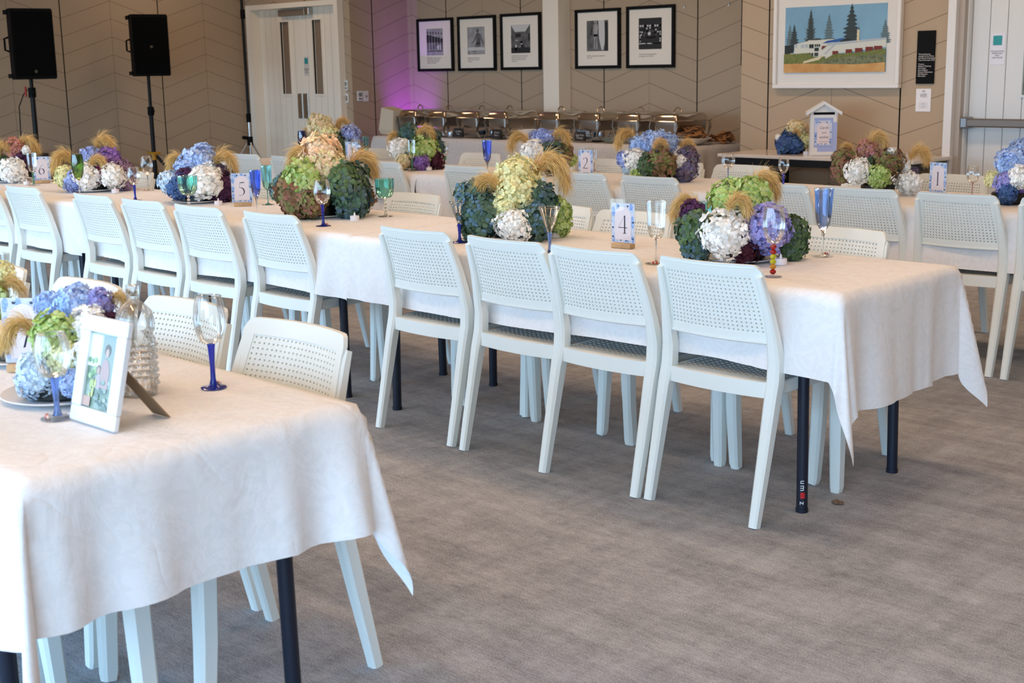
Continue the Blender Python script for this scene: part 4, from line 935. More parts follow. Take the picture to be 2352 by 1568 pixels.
m_plate=mat('white_porcelain',(0.80,0.79,0.79),0.45); m_foam=mat('dark_bowl',(0.004,0.005,0.004),0.4)
frng=random.Random(8)
def arrangement(label,base,heads,plumes,zt=ZT,bowl=True,plate=True,group='hydrangea arrangements on the tables',bz=.115,back=('green','white')):
    b=Vector(base); d0=depth_of((b.x,b.y,zt+.12)); t=thing('hydrangea_arrangement',label,'flower arrangement',(b.x,b.y,zt),0,group)
    o0=Vector((b.x,b.y,zt)); rmax=0
    if plate: MB().lathe([(.0001,0),(.07,0),(.12,.006),(.135,.012),(.133,.014),(.118,.009),(.07,.004),(.0001,.004)],32).build('plate',m_plate,t,True)
    if bowl: MB().lathe([(.0001,.004),(.075,.005),(.088,.012),(.085,.05),(.078,.055),(.0001,.05)],24).build('bowl',m_foam,t,True)
    for i,hd in enumerate(heads):
        px,py,r,c=hd[:4]; dd=hd[4] if len(hd)>4 else 0; big=len(hd)>5
        d=d0+dd; p=atd(px,py,d)-o0; rad=r*d/F_PX
        if p.z-rad*.86<.004: p.z=.004+rad*.86
        me=(HEADS_BIG if c in('green','bluegreen','teal','lime','redgreen','maroon','plum','purple','navy') else HEADS)[frng.randrange(3)]
        sx_,sy_,sz_=(frng.uniform(.98,1.14) for _ in range(3))
        o=use('hydrangea_head',me,t,p,(frng.uniform(0,6),frng.uniform(0,6),frng.uniform(0,6)),(rad*sx_,rad*sy_,rad*sz_),CNAME[c]+' hydrangea head')
        o.material_slots[0].link='OBJECT'; o.material_slots[0].material=PET[c]
        # short stem into the bowl
        q=p.copy(); st=MB(); st.tube([tuple(p*0.0+Vector((p.x*.25,p.y*.25,.04))),tuple(p)],.003,5); s_=st.build('flower_stem',MATS.get('stem_green') or mat('stem_green',(.05,.10,.02),.6),o)
        s_.matrix_parent_inverse=(Matrix.Translation(p)@o.rotation_euler.to_matrix().to_4x4()@Matrix.Diagonal((rad*sx_,rad*sy_,rad*sz_,1))).inverted()
    for (px,py,r,side,dd) in plumes:
        d=d0+dd; p=atd(px,py,d)-o0; S=r*d/F_PX*2.25
        a=math.atan2(Rv.y,Rv.x)+(PI if side<0 else 0)+frng.uniform(-.4,.4)
        dirv=Vector((math.cos(a),math.sin(a),0)); org=p-dirv*(.42*S)-Vector((0,0,.16*S))
        use('pampas_plume',PLUMES[frng.randrange(3)],t,org,(0,0,a),(S,S,S),'golden pampas grass plume')
    return t
arrangement('arrangement of lime, white, periwinkle and plum hydrangeas, nearest on middle row',(-2.735,3.885),
 [(1672,459,44,'lime',.03),(1722,453,47,'lime',.02),(1590,492,32,'plum',.0),(1598,532,46,'green',-.06),(1597,568,36,'bluegreen',-.05),(1661,540,53,'white',-.13),(1762,526,54,'peri',-.10),(1706,576,34,'maroon',-.10),(1818,535,38,'green',0),(1818,570,34,'green',.0),(1700,500,60,'green',.06)],
 [(1757,432,44,1,.10),(1696,478,38,1,-.17),(1575,485,42,-1,.04)])
arrangement('tall arrangement topped by a peach hydrangea, middle row',(-5.14,3.885),
 [(737,357,47,'peach',0),(750,392,48,'cream',-.03),(697,420,46,'lime',-.10),(680,452,46,'redgreen',-.10),(714,462,38,'redgreen',-.13),(655,432,32,'bluegreen',0),(796,422,50,'green',-.08),(808,462,42,'teal',-.09),(832,452,28,'redgreen',.0),(740,430,55,'green',.06)],
 [(690,376,44,-1,.0),(835,388,44,1,.02)])
arrangement('tall arrangement topped by a pale yellow hydrangea, left of number 4 sign',(-3.82,3.85),
 [(1186,412,50,'yellow',0),(1188,448,48,'yellow',-.05),(1160,478,32,'yellow',-.10),(1092,455,40,'bluegreen',0),(1104,495,46,'bluegreen',-.07),(1090,520,34,'green',-.04),(1178,518,38,'white',-.15),(1238,468,43,'teal',-.03),(1226,510,42,'bluegreen',-.10),(1282,485,30,'lime',.02),(1284,515,28,'lime',.02),(1180,490,55,'green',.05)],
 [(1118,440,44,-1,-.06),(1265,405,58,1,.02)])
arrangement('low arrangement of purple, magenta and white hydrangeas beyond the green flute',(-7.44,3.93),
 [(208,362,24,'blue',.05),(250,370,27,'purple',.04),(282,395,28,'mauve',.05),(285,420,22,'mauve',.0),(150,406,26,'yellow',-.02),(172,422,25,'blue',-.05),(200,406,30,'white',-.08),(231,402,24,'magenta',-.04),(260,404,27,'white',-.10),(225,385,28,'green',.05)],
 [(240,338,32,1,.06),(146,376,34,-1,0),(226,380,26,1,-.10)])
arrangement('arrangement of light blue and white hydrangeas left of number 5 sign',(-6.28,3.91),
 [(457,375,42,'lblue',.05),(431,393,29,'lblue',0),(470,418,40,'white',-.10),(392,420,28,'iceblue',.02),(415,430,28,'navy',-.08),(424,404,18,'plum',-.06),(510,430,33,'plum',.0),(504,398,22,'slate',.05),(460,425,40,'green',.05)],
 [(403,376,26,-1,.05),(516,378,36,1,.02)])
arrangement('arrangement of pink, red and white hydrangeas cut by the left edge',(-8.58,3.95),
 [(33,347,30,'pinkred',.03),(5,352,24,'redgreen',.03),(31,396,30,'white',-.10),(5,382,24,'green',-.02),(52,372,20,'plum',.0),(60,345,9,'white',-.05),(25,380,30,'green',.05)],
 [(65,338,28,1,.02),(4,350,26,-1,-.05)])
arrangement('arrangement of lime, green and blue hydrangeas at the left of the back row',(-8.08,6.22),
 [(733,296,32,'cream',0),(752,312,25,'yellow',-.03),(770,340,32,'green',-.06),(790,345,24,'bluegreen',-.04),(802,316,27,'blue',.03),(800,342,25,'blue',.03),(745,345,30,'lime',0)],
 [(708,318,24,-1,.0),(787,288,20,-1,.04)])
arrangement('arrangement of white, lime, purple and maroon hydrangeas on the back row',(-7.05,6.15),
 [(940,312,24,'teal',.04),(985,315,24,'bluegreen',.05),(918,342,25,'white',-.05),(972,345,29,'lime',-.08),(928,370,17,'cream',-.08),(968,372,18,'purple',-.12),(1000,368,21,'maroon',-.05),(1004,338,17,'teal',.03),(955,350,25,'green',.03)],
 [(978,312,26,1,-.06),(905,322,20,-1,.03)])
arrangement('arrangement of blue, white and dark green hydrangeas left of number 2 sign',(-5.91,6.25),
 [(1245,325,28,'blue',.03),(1226,352,29,'white',-.06),(1268,354,28,'teal',-.05),(1292,354,24,'redgreen',.0),(1308,368,16,'lime',.03),(1195,362,9,'lime',0),(1260,375,22,'green',.0),(1292,385,16,'white',.0)],
 [(1192,330,30,-1,0),(1288,322,28,1,-.02)])
arrangement('long arrangement of light blue, white and red green hydrangeas, back row',(-4.98,6.22),
 [(1503,333,34,'lblue',.05),(1471,338,26,'lblue',.04),(1534,330,25,'lblue',.05),(1458,368,25,'white',-.05),(1434,366,18,'blue',.0),(1488,380,26,'green',-.08),(1517,374,32,'redgreen',-.10),(1557,372,18,'white',-.05),(1576,366,28,'slate',.0),(1573,394,29,'slate',-.02),(1440,390,12,'iceblue',0),(1465,395,16,'lime',-.05)],
 [(1437,324,30,-1,.02),(1516,340,24,1,-.12),(1579,342,24,1,.06)])
arrangement('arrangement of red green, white and pink hydrangeas left of number 1 sign',(-3.55,6.25),
 [(1941,390,30,'redgreen',0),(1938,368,26,'redgreen',.03),(1969,393,29,'white',-.08),(1994,345,25,'pinkred',.02),(2040,376,34,'redgreen',-.02),(2018,405,26,'lime',-.10),(2088,420,28,'white',-.03),(2048,352,13,'white',-.04),(2067,365,10,'white',-.02),(2078,383,12,'white',-.02),(2002,380,30,'green',.04),(2098,395,12,'slate',.05)],
 [(2016,330,30,1,0),(2112,362,30,1,.02),(1944,345,18,-1,.05)],plate=False)
arrangement('arrangement of light blue, purple and white hydrangeas cut by the right edge',(-2.82,6.2),
 [(2328,374,38,'lblue',.03),(2350,350,30,'lblue',.05),(2342,408,28,'white',-.08),(2308,420,25,'peri',-.03),(2314,445,24,'navy',-.05),(2280,412,18,'yellow',.02),(2350,440,26,'purple',0)],[],plate=False)
arrangement('small arrangement of navy, cream and lime hydrangeas beside the card box',(-5.72,8.80),
 [(1806,330,23,'navy',-.03),(1824,332,21,'navy',-.05),(1828,297,20,'cream',.0),(1843,298,15,'peach',.02),(1848,324,17,'yellow',-.03),(1788,316,8,'white',-.03),(1815,310,16,'green',.04),(1835,318,16,'lime',.04)],[(1829,306,10,1,-.08)],zt=.74,plate=False,group='hydrangea arrangement on the side table')
arrangement('arrangement of blue, lime and white hydrangeas on the foreground table',(-2.69,1.315),
 [(172,700,46,'lblue',.04),(225,700,38,'peri',.05),(250,738,22,'plum',.04),(126,770,50,'lime',-.04),(204,750,46,'white',-.02),(212,812,42,'white',-.08),(82,862,48,'iceblue',-.06),(172,880,34,'lblue',-.10),(205,852,28,'navy',-.02),(150,820,55,'yellow',-.04),(110,700,28,'lblue',.08)],
 [(45,775,54,-1,.0),(275,700,34,1,.06)])
arrangement('arrangement of pale yellow hydrangea and plume at the left end of foreground table',(-3.13,1.45),
 [(0,632,34,'yellow',.0),(-40,640,46,'white',.02),(-30,690,50,'lime',-.03)],[(28,672,40,1,-.02)])

# ------------------------------------------------------------------ photo frame on the foreground table
t=thing('photo_frame','white photo frame with a faded family picture on foreground table','picture frame',(-2.405,1.235,ZT),R(2))
w,h,tk,b=.168,.215,.014,.032; tilt=R(-14)
g=bpy.data.objects.new('frame',None)
def tilted(mb,name,m,lab=None): return mb.build(name,m,t,label=lab,rot=(tilt,0,0))
fmb=MB(); fmb.rbox(-w/2,w/2,-tk,0,0,b,.003).rbox(-w/2,w/2,-tk,0,h-b,h,.003).rbox(-w/2,-w/2+b*1.05,-tk,0,b,h-b,.002).rbox(w/2-b*1.05,w/2,-tk,0,b,h-b,.002)
bpy.data.objects.remove(g)
tilted(fmb,'frame',mat('silver_white_frame',(0.74,0.76,0.78),0.3))
ph=MB().box(-w/2+b,w/2-b,-tk*.5,-.002,b,h-b).build('photograph',mat('photo_green',(0.30,0.40,0.36),0.3,col2=(0.10,0.18,0.12),nscale=35),t,rot=(tilt,0,0))
ww=w-2*b; hh=h-2*b
lay[0]=0
fam=[('photo_window',rect(.02,.40,.55,.98),(0.66,0.74,0.72)),('photo_wall',rect(.44,.98,.30,.98),(0.26,0.34,0.32)),('photo_wall',rect(.40,.46,.4,.98),(0.50,0.56,0.52))]
g2=random.Random(6)
for k in range(12): fam.append(('photo_plant',disc(.05+.32*g2.random(),.42+.26*g2.random(),.03+.05*g2.random(),.04,6),((0.22,0.40,0.20),(0.35,0.50,0.28),(0.16,0.30,0.16))[k%3]))
fam+=[('photo_figure',[(.48,.30),(.50,.60),(.60,.68),(.72,.66),(.80,.55),(.80,.28)],(0.40,0.30,0.29)),('photo_figure',disc(.66,.79,.105,.085,14),(0.13,0.12,0.11)),('photo_figure',disc(.655,.755,.06,.06,14),(0.46,0.35,0.31)),('photo_figure',disc(.42,.52,.075,.065,12),(0.22,0.18,0.16)),('photo_figure',disc(.42,.505,.05,.05,12),(0.44,0.33,0.29)),('photo_figure',[(.34,.28),(.36,.44),(.50,.44),(.54,.26)],(0.40,0.36,0.42))]
for k in range(14): fam.append(('photo_plant',disc(.45+.5*g2.random(),.04+.34*g2.random(),.05+.05*g2.random(),.03,7),((0.16,0.24,0.22),(0.26,0.36,0.32),(0.34,0.42,0.38),(0.10,0.17,0.16))[k%4]))
for k in range(8): fam.append(('photo_plant',disc(.10+.28*g2.random(),.14+.22*g2.random(),.04,.06,6),((0.50,0.56,0.22),(0.40,0.50,0.22))[k%2]))
fam.append(('photo_pot',rect(.02,.28,.02,.15),(0.50,0.33,0.27)))
for nm,pts,c in fam:
    pts=[(min(.99,max(.01,a)),min(.99,max(.01,b_))) for a,b_ in pts]; lay[0]+=1; q=MB(); n=len(pts); q.add([(-ww/2+ww*a,-tk*.5-.0004-.00004*(lay[0]%60),b+hh*c_) for a,c_ in pts],[tuple(range(n))]); q.build(nm,mat(nm+str(lay[0]),c,.4),ph)
q=MB(); q.add([(.0,.002,h*.62),(.045,.002,h*.62),(.065,.105,.0),(.015,.105,.0),(.0,-.001,h*.60),(.045,-.001,h*.60),(.062,.100,-.0),(.014,.100,-.0)],[(0,1,2,3),(7,6,5,4),(0,4,5,1),(1,5,6,2),(2,6,7,3),(3,7,4,0)])
zs=math.tan(-tilt)
q=MB(); y1=.62*h*math.sin(-tilt)
q.add([(-.01,y1+.002,h*.60),(.04,y1+.002,h*.60),(.065,.125,.001),(.005,.125,.001),(-.01,y1+.005,h*.60),(.04,y1+.005,h*.60),(.065,.129,.001),(.005,.129,.001)],[(0,1,2,3),(7,6,5,4),(0,4,5,1),(1,5,6,2),(2,6,7,3),(3,7,4,0)])
q.build('easel_back',mat('brown_board',(0.22,0.14,0.075),.8),t,label='brown folding easel leg')

# ------------------------------------------------------------------ buffet contents
m_cf=m_chrome
DX=[-10.74,-10.30,-9.82,-9.43,-8.75,-8.26,-7.80,-7.38]
def make_chafer():
    t=thing('chafing_dish','','chafing dish')
    wd=.27; dp=.46
    def loft(levels,name,m,par=t):
        vs=[];fs=[];n=0
        for (x0,x1,y0,y1,z,r) in levels:
            pts=[]
            for cx,cy,a0 in ((x1-r,y0+r,-90),(x1-r,y1-r,0),(x0+r,y1-r,90),(x0+r,y0+r,180)):
                for k in range(5): a=R(a0+22.5*k); pts.append((cx+r*math.cos(a),cy+r*math.sin(a),z))
            n=len(pts); vs+=pts
        for i in range(len(levels)-1):
            for k in range(n): k2=(k+1)%n; fs.append((i*n+k,i*n+k2,(i+1)*n+k2,(i+1)*n+k))
        fs.append(tuple(range(n))[::-1]); fs.append(tuple(range((len(levels)-1)*n,len(levels)*n)))
        mb=MB(); mb.add(vs,fs); return mb.build(name,m,par,True,angle=35)
    # lid
    lid=loft([(-.005,wd+.005,-.005,dp+.005,.192,.02),(0,wd,0,dp,.196,.03),(.008,wd-.008,.008,dp-.008,.235,.035),(.022,wd-.022,.022,dp-.022,.250,.04),(.05,wd-.05,.05,dp-.05,.257,.04)],'lid',m_cf)
    hb=MB(); pts=[(wd/2-.045+.09*i/8, dp*.42, .255+.045*math.sin(PI*i/8)**.6) for i in range(9)]; hb.tube(pts,.006,8); hb.build('lid_handle',m_cf,lid,True)
    loft([(.02,wd-.02,.02,dp-.02,.092,.03),(.010,wd-.010,.010,dp-.010,.105,.035),(.006,wd-.006,.006,dp-.006,.185,.035)],'water_pan',m_steel)
    loft([(-.028,wd+.028,-.028,dp+.028,.184,.03),(-.030,wd+.030,-.030,dp+.030,.188,.03),(-.028,wd+.028,-.028,dp+.028,.192,.03)],'rim',m_cf)
    for sx in (0,1):
        for sy in (0,1):
            x=sx*wd+(.004 if sx else -.004); y=sy*dp; mb=MB(); mb.tube([(x,y,.188),(x+(.012 if sx else -.012),y,.14),(x+(-.02 if sx else .02),y,.05),(x+(.02 if sx else -.02),y,.0)],1,sec=[(.004,-.012),(.004,.012),(-.004,.012),(-.004,-.012)],up=(1,0,0)); mb.build('leg',m_steel,t)
    mb=MB(); mb.box(-.004,wd+.004,.02,.028,.025,.033).box(-.004,wd+.004,dp-.028,dp-.02,.025,.033).box(.05,wd-.05,.02,dp-.02,.012,.016); mb.build('burner_shelf',m_steel,t)
    return t
ch=make_chafer(); ZB=.757
names=['leftmost by the cream carton','second from left','third from left','fourth from left','fifth from left, in front of the column','sixth from left','seventh from left','rightmost by the crackers']
for i,x in enumerate(DX):
    lab='stainless steel chafing dish, '+names[i]; g='chafing dishes along the buffet'
    if i==0: ch.location=(x,9.14,ZB); ch['label']=lab; ch['group']=g
    else: dup(ch,(x,9.14,ZB),0,lab,g)
m_can=mat('fuel_can_silver',(0.40,0.42,0.45),0.3,metal=.8); m_canb=mat('fuel_can_label',(0.03,0.03,0.05),.5); m_canw=mat('fuel_can_white',(0.6,0.58,0.6),.5)
def P9(px,py,z=ZB):
    p=atz(px,py,z); return p
cans=[(1024,312,1),(1050,306,0),(1108,311,2),(1133,312,0),(1313,311,0),(1373,315,2),(1407,313,0),(1490,318,0),(978,318,0)]
for i,(px,py,k) in enumerate(cans):
    p=P9(px,py); x=max(-11,min(-6.95,p.x)); yy=max(9.10,min(9.7,p.y))
    # keep the cans between the dish legs, on the burner shelf
    t=thing('fuel_can','small tin fuel can under the chafing dishes, %s from left'%ORD[[8,0,1,2,3,4,5,6,7].index(i)] if i!=8 else 'small tin fuel can under the chafing dishes, first from left','can',(x,yy,ZB),0,'fuel cans under the chafing dishes')
    t['label']='small tin fuel can under the chafing dishes, %s from left'%ORD[{8:0}.get(i,i+1)]
    MB().lathe([(.0001,.001),(.036,.001),(.037,.004),(.037,.052),(.035,.055),(.0001,.053)],20).build('tin',m_can,t,True)
    MB().lathe([(.0375,.008),(.0378,.010),(.0378,.044),(.0375,.046)],20).build('paper_label',(m_can,m_canw,m_canb)[k],t,True)
for body,px,py,lab in (('Coffee\nTea',1062,312,'small black chalk sign left of the centre, beside a fuel can'),('Fried\nRice',1135,316,'small black chalk sign reading Fried Rice'),('Egg Foo\nYoung',1333,322,'small black chalk sign reading Egg Foo Young'),('Rice',921,312,'small black chalk sign by the cream carton')):
    p=P9(px,py+2); t=thing('food_label_sign',lab,'sign',(p.x,YF+.045,ZB),R(12),'black food signs on the buffet')
    MB().add([(-.055,-.02,0),(.055,-.02,0),(.055,.012,.085),(-.055,.012,.085),(-.055,.012,0),(.055,.012,0)],[(0,1,2,3),(4,3,2,5),(0,3,4),(1,5,2),(0,4,5,1)]).build('board',mat('chalkboard',(0.01,0.01,0.011),.6),t)
    use('lettering',text_mesh(body,.026,mat('chalk',(0.45,0.45,0.45),.8)),t,(0,-.0052,.042),(R(69.5),0,0))
# bowls and platters
def lathe_thing(name,label,cat,p,prof,m,part=None,sx=1,sy=1,group=None,rz=0):
    t=thing(name,label,cat,p,rz,group); o=MB().lathe(prof,36).build(part or 'dish',m,t,True); o.scale=(sx,sy,1); return t
BX=-7.27
lathe_thing('serving_bowl','white ceramic bowl beside the fifth chafing dish','bowl',(-8.93,YF+.14,ZB),[(.0001,0),(.05,0),(.06,.004),(.095,.085),(.092,.085),(.058,.01),(.0001,.008)],m_plate)
lathe_thing('serving_bowl','pale rectangular bowl behind the fifth chafing dish','bowl',(-8.62,YF+.64,ZB),[(.0001,0),(.10,0),(.115,.01),(.13,.10),(.126,.10),(.11,.012),(.0001,.01)],m_plate)
lathe_thing('serving_dish','oval grey green serving dish near the sixth chafing dish','dish',(-7.83,YF+.075,ZB),[(.0001,0),(.05,0),(.075,.004),(.11,.04),(.107,.04),(.072,.009),(.0001,.006)],mat('celadon_glaze',(0.20,0.22,0.18),.3),sx=1.0,sy=.62)
pl=atz(1611,333,ZB)
lathe_thing('platter','wide white oval platter holding the flat crackers','platter',(-7.02,YF+.20,ZB),[(.0001,0),(.08,0),(.10,.004),(.175,.046),(.172,.049),(.098,.01),(.0001,.008)],mat('cream_porcelain',(0.74,0.70,0.64),.25),sx=.82,sy=1.0)
m_crk=mat('fried_cracker',(0.42,0.20,0.07),.6,col2=(0.24,0.09,0.03),nscale=60,bump=.4,bscale=80)
def slab(rg,s):
    mb=MB(); n=7; w=s*rg.uniform(.8,1.1); l=s*rg.uniform(1.3,1.8); vs=[];fs=[]
    ph=rg.uniform(0,6)
    for k in (0,1):
        for i in range(n):
            for j in range(n):
                x=(i/(n-1)-.5)*l; y=(j/(n-1)-.5)*w; e=1+.08*math.sin(5*i+ph)*math.cos(3*j)
                vs.append((x*e,y*e,.008*math.sin(x*40+ph)+.005*math.cos(y*60+ph)+(.004 if k else 0)))
    g=lambda i,j,k:k*n*n+i*n+j
    for i in range(n-1):
        for j in range(n-1): fs+=[(g(i,j,0),g(i,j+1,0),g(i+1,j+1,0),g(i+1,j,0)),(g(i,j,1),g(i+1,j,1),g(i+1,j+1,1),g(i,j+1,1))]
    for i in range(n-1): fs+=[(g(i,0,0),g(i+1,0,0),g(i+1,0,1),g(i,0,1)),(g(i,n-1,0),g(i,n-1,1),g(i+1,n-1,1),g(i+1,n-1,0)),(g(0,i,0),g(0,i,1),g(0,i+1,1),g(0,i+1,0)),(g(n-1,i,0),g(n-1,i+1,0),g(n-1,i+1,1),g(n-1,i,1))]
    mb.add(vs,fs); return mb.mesh('cracker',[m_crk])
crg=random.Random(5); SL=[slab(crg,.062) for _ in range(4)]
def cracker(loc,rot,label,group):
    o=bpy.data.objects.new('flat_cracker',SL[crg.randrange(4)]); C.objects.link(o); o.location=loc; o.rotation_euler=rot; tag(o,label,'cracker',group)
for i in range(38):
    lv=i//9; a=crg.uniform(0,6.28); rr=(.085-.014*lv)*math.sqrt(crg.random())+.006
    cracker((-7.02+rr*math.cos(a)*.9,YF+.20+rr*math.sin(a)*1.1,ZB+.050+.020*lv+crg.uniform(0,.006)),(crg.uniform(-.35,.35),crg.uniform(-.35,.35),crg.uniform(0,3)),'flat brown fried cracker piled on the white oval platter','crackers on the platter')
for i in range(16):
    lv=i//7; cracker((-6.96+crg.uniform(-.06,.08)*(1-.25*lv),YF+.50+crg.uniform(-.09,.12)*(1-.3*lv),ZB+.014+.026*lv),(crg.uniform(-.5,.5),crg.uniform(-.5,.5),crg.uniform(0,3)),'brown fried cracker heaped on the cloth behind the platter','crackers heaped on the cloth')
# cream paper sack / box
t=thing('carton','tall cream folded carton at the left end of the buffet','carton',(-10.93,YF+.16,ZB),R(-6))
mb=MB(); vs=[(-.12,-.07,0),(.10,-.07,0),(.10,.09,0),(-.12,.09,0),(-.135,-.085,.045),(.13,-.085,.045),(.13,.10,.045),(-.135,.10,.045),(-.105,-.06,.275),(.13,-.07,.245),(.13,.09,.245),(-.105,.08,.285)]
mb.add(vs,[(3,2,1,0),(0,1,5,4),(1,2,6,5),(2,3,7,6),(3,0,4,7),(4,5,9,8),(5,6,10,9),(6,7,11,10),(7,4,8,11),(8,9,10,11)]); mb.build('carton_body',mat('cream_card',(0.62,0.53,0.40),.8),t)
# serving tongs
mb=MB(); mb.tube([(-8.02,YF+.03,ZB+.007),(-7.92,YF+.035,ZB+.007)],.007,8); tag(mb.build('tong_handle',m_black,None,True),'black utensil handle lying by the oval dish','utensil')

# LED uplight behind the buffet
t=thing('uplight','small purple LED uplight in the corner behind the buffet','light',(-11.42,9.96,0))
m_up=mat('uplight_lens',(0.2,0.05,0.4),.3,emit=(0.45,0.06,1.0),estr=6)
MB().lathe([(.0001,0),(.07,0),(.075,.01),(.07,.14),(.06,.15),(.0001,.15)],20).build('housing',m_black,t,True); MB().lathe([(.0001,.152),(.055,.152),(.055,.1505)],20).build('lens',m_up,t,True)

# ------------------------------------------------------------------ card box
t=thing('card_box','white house shaped card box on the side table','box',(-5.45,8.77,.74),R(36))
w=.097; hb=.315
mb=MB(); mb.prism([(-w,0),(w,0),(w,hb),(0,hb+.060),(-w,hb)],-.07,.07,'y'); mb.build('box_body',m_white,t)
MB().box(-w+.008,w-.008,-.078,-.07,.005,.285).build('front_panel',m_white,t)
MB().box(-.076,.076,-.0715,-.07,.300,.318).build('slot',m_black,t)
rf=MB()
for s in (-1,1):
    rf.prism([(0,hb+.082),(s*.128,hb+.005),(s*.128,hb-.020),(0,hb+.060)] if s>0 else [(0,hb+.060),(-.128,hb-.020),(-.128,hb+.005),(0,hb+.082)],-.095,.085,'y')
rf.build('roof',m_white,t)
m_lil=mat('lilac_card',(0.35,0.42,0.70),.7)
MB().box(-.070,.066,-.0795,-.078,.062,.278).build('backing_card',m_lil,t); MB().box(-.045,.094,-.0787,-.0777,.03,.245).build('backing_card',mat('lilac_card2',(0.38,0.45,0.74),.7),t)
cd=floral_card(t,.125,.180,-.0800,None,9); cd.location=(-.004,0,.078)
for body,z,s in (('Cards',.190,.027),('and',.155,.021),('wishes',.122,.025)): use('lettering',text_mesh(body,s,m_grey,shear=.35),t,(0,-.0822,z+.015),(PI/2,0,0))
use('lettering',text_mesh('for the happy couple',.008,m_grey),t,(0,-.0822,.105),(PI/2,0,0))

# ------------------------------------------------------------------ speakers and stands
def speaker(label,x,y,z0,rz):
    t=thing('loudspeaker',label,'speaker',(x,y,z0),rz,'black loudspeakers on stands')
    h=.63; w=.19; d=.18
    pts=[(-w,-d),(w,-d),(w*.98,-d*.3),(w*.62,d),(-w*.62,d),(-w*.98,-d*.3)]
    mb=MB(); mb.prism([(a*.97,b*.97) for a,b in pts],0,.012); mb.prism(pts,.012,h-.012); mb.prism([(a*.97,b*.97) for a,b in pts],h-.012,h); mb.build('cabinet',m_black,t)
    MB().rbox(-w+.015,w-.015,-d-.006,-d,.03,h-.03,.004).build('grille',mat('grille_black',(0.005,0.005,0.005),.9,spec=.05,bump=.5,bscale=600),t)
    MB().lathe([(.0001,.004),(.014,.004),(.016,0)],20).build('badge',mat('badge_metal',(0.12,0.12,0.10),.3,metal=.8),t,True,rot=(PI/2,0,0),loc=(0,-d-.006,.07 if 'left' in label else .30))
    for s in (-1,1):
        q=MB(); q.tube([(s*w*.93,-.02,h*.40),(s*(w+.022),-.02,h*.42),(s*(w+.022),-.02,h*.58),(s*w*.93,-.02,h*.60)],.010,8); q.build('handle',m_black,t,True)
    for z in (.012,h-.05): 
        q=MB(); q.rbox(-w-.012,-w+.02,-d*.6,0,z,z+.04,.004).rbox(w-.02,w+.012,-d*.6,0,z,z+.04,.004); q.build('corner_guard',m_black,t)
    return t
def tripod(label,x,y,top,yellow=False,col=1.05,cable=False):
    t=thing('speaker_stand',label,'stand',(x,y,0),0,'tripod speaker stands')
    MB().tube([(0,0,.30),(0,0,top)],.0175,12).tube([(0,0,.12),(0,0,col)],.0225,12).build('pole',m_blackmet,t,True)
    q=MB(); q.tube([(0,0,col-.04),(0,0,col+.05)],.034,12); q.tube([(0,0,col),(.07,-.02,col+.01)],.014,8); q.ball((.075,-.02,col+.01),.022,8,6); q.build('clamp_knob',m_black,t,True)
    MB().tube([(0,0,.52),(0,0,.60)],.035,12).build('leg_collar',mat('yellow_collar',(0.55,0.25,0.01),.5) if yellow else m_black,t,True)
    if yellow: MB().rbox(-.09,.09,-.035,.035,.585,.605,.004).build('collar_plate',mat('yellow_collar',(0.55,0.25,0.01),.5),t)
    for k in range(3):
        a=R(25+120*k); c_,s_=math.cos(a),math.sin(a)
        mb=MB(); mb.tube([(c_*.035,s_*.035,.56),(c_*.55,s_*.55,.015)],.0165,10); lg=mb.build('leg',m_blackmet,t,True)
        mb=MB(); mb.tube([(c_*.03,s_*.03,.16),(c_*.30,s_*.30,.275)],.009,8); mb.build('brace',m_blackmet,t,True)
        if yellow:
            q=MB(); q.tube([(c_*.16,s_*.16,.430),(c_*.22,s_*.22,.366)],.0178,10); q.build('yellow_label',mat('yellow_print',(0.45,0.25,0.01),.5),lg,True)
        MB().tube([(c_*.545,s_*.545,0),(c_*.545,s_*.545,.03)],.022,10).build('rubber_foot',m_black,lg,True)
    return t
S1=(-12.04,5.82); S2=(-12.90,7.54)
speaker('black loudspeaker on the left stand, at the picture edge',S1[0],S1[1],1.395,R(80))
tripod('black tripod stand with red trimmed clamp under the left loudspeaker',S1[0],S1[1],1.395,col=1.27)
speaker('black loudspeaker on the right stand, nearer the doors',S2[0],S2[1],1.40,R(76))
tripod('black tripod stand with yellow collar under the second loudspeaker',S2[0],S2[1],1.40,True,col=1.03)
q=MB(); x,y=S1; pts=[(x-.03,y-.03,1.30),(x-.05,y-.06,1.26),(x-.10,y-.09,1.15),(x-.11,y-.09,1.0),(x-.10,y-.10,.85),(x-.14,y-.12,.72),(x-.17,y-.12,.6),(x-.16,y-.1,.3),(x-.2,y-.1,.01),(x-.8,y,.01)]
q.tube(pts,.005,6); tag(q.build('speaker_cable',m_black,None,True),'thin black cable hanging beside the left speaker stand','cable')
MB().tube([(x-.035,y-.045,1.24),(x-.035,y-.045,1.33)],.010,8).build('red_trim',mat('red_plastic',(0.4,0.02,0.01),.4),[o for o in bpy.data.objects if o.name.startswith('clamp_knob')][0],True,loc=(-x,-y,0))
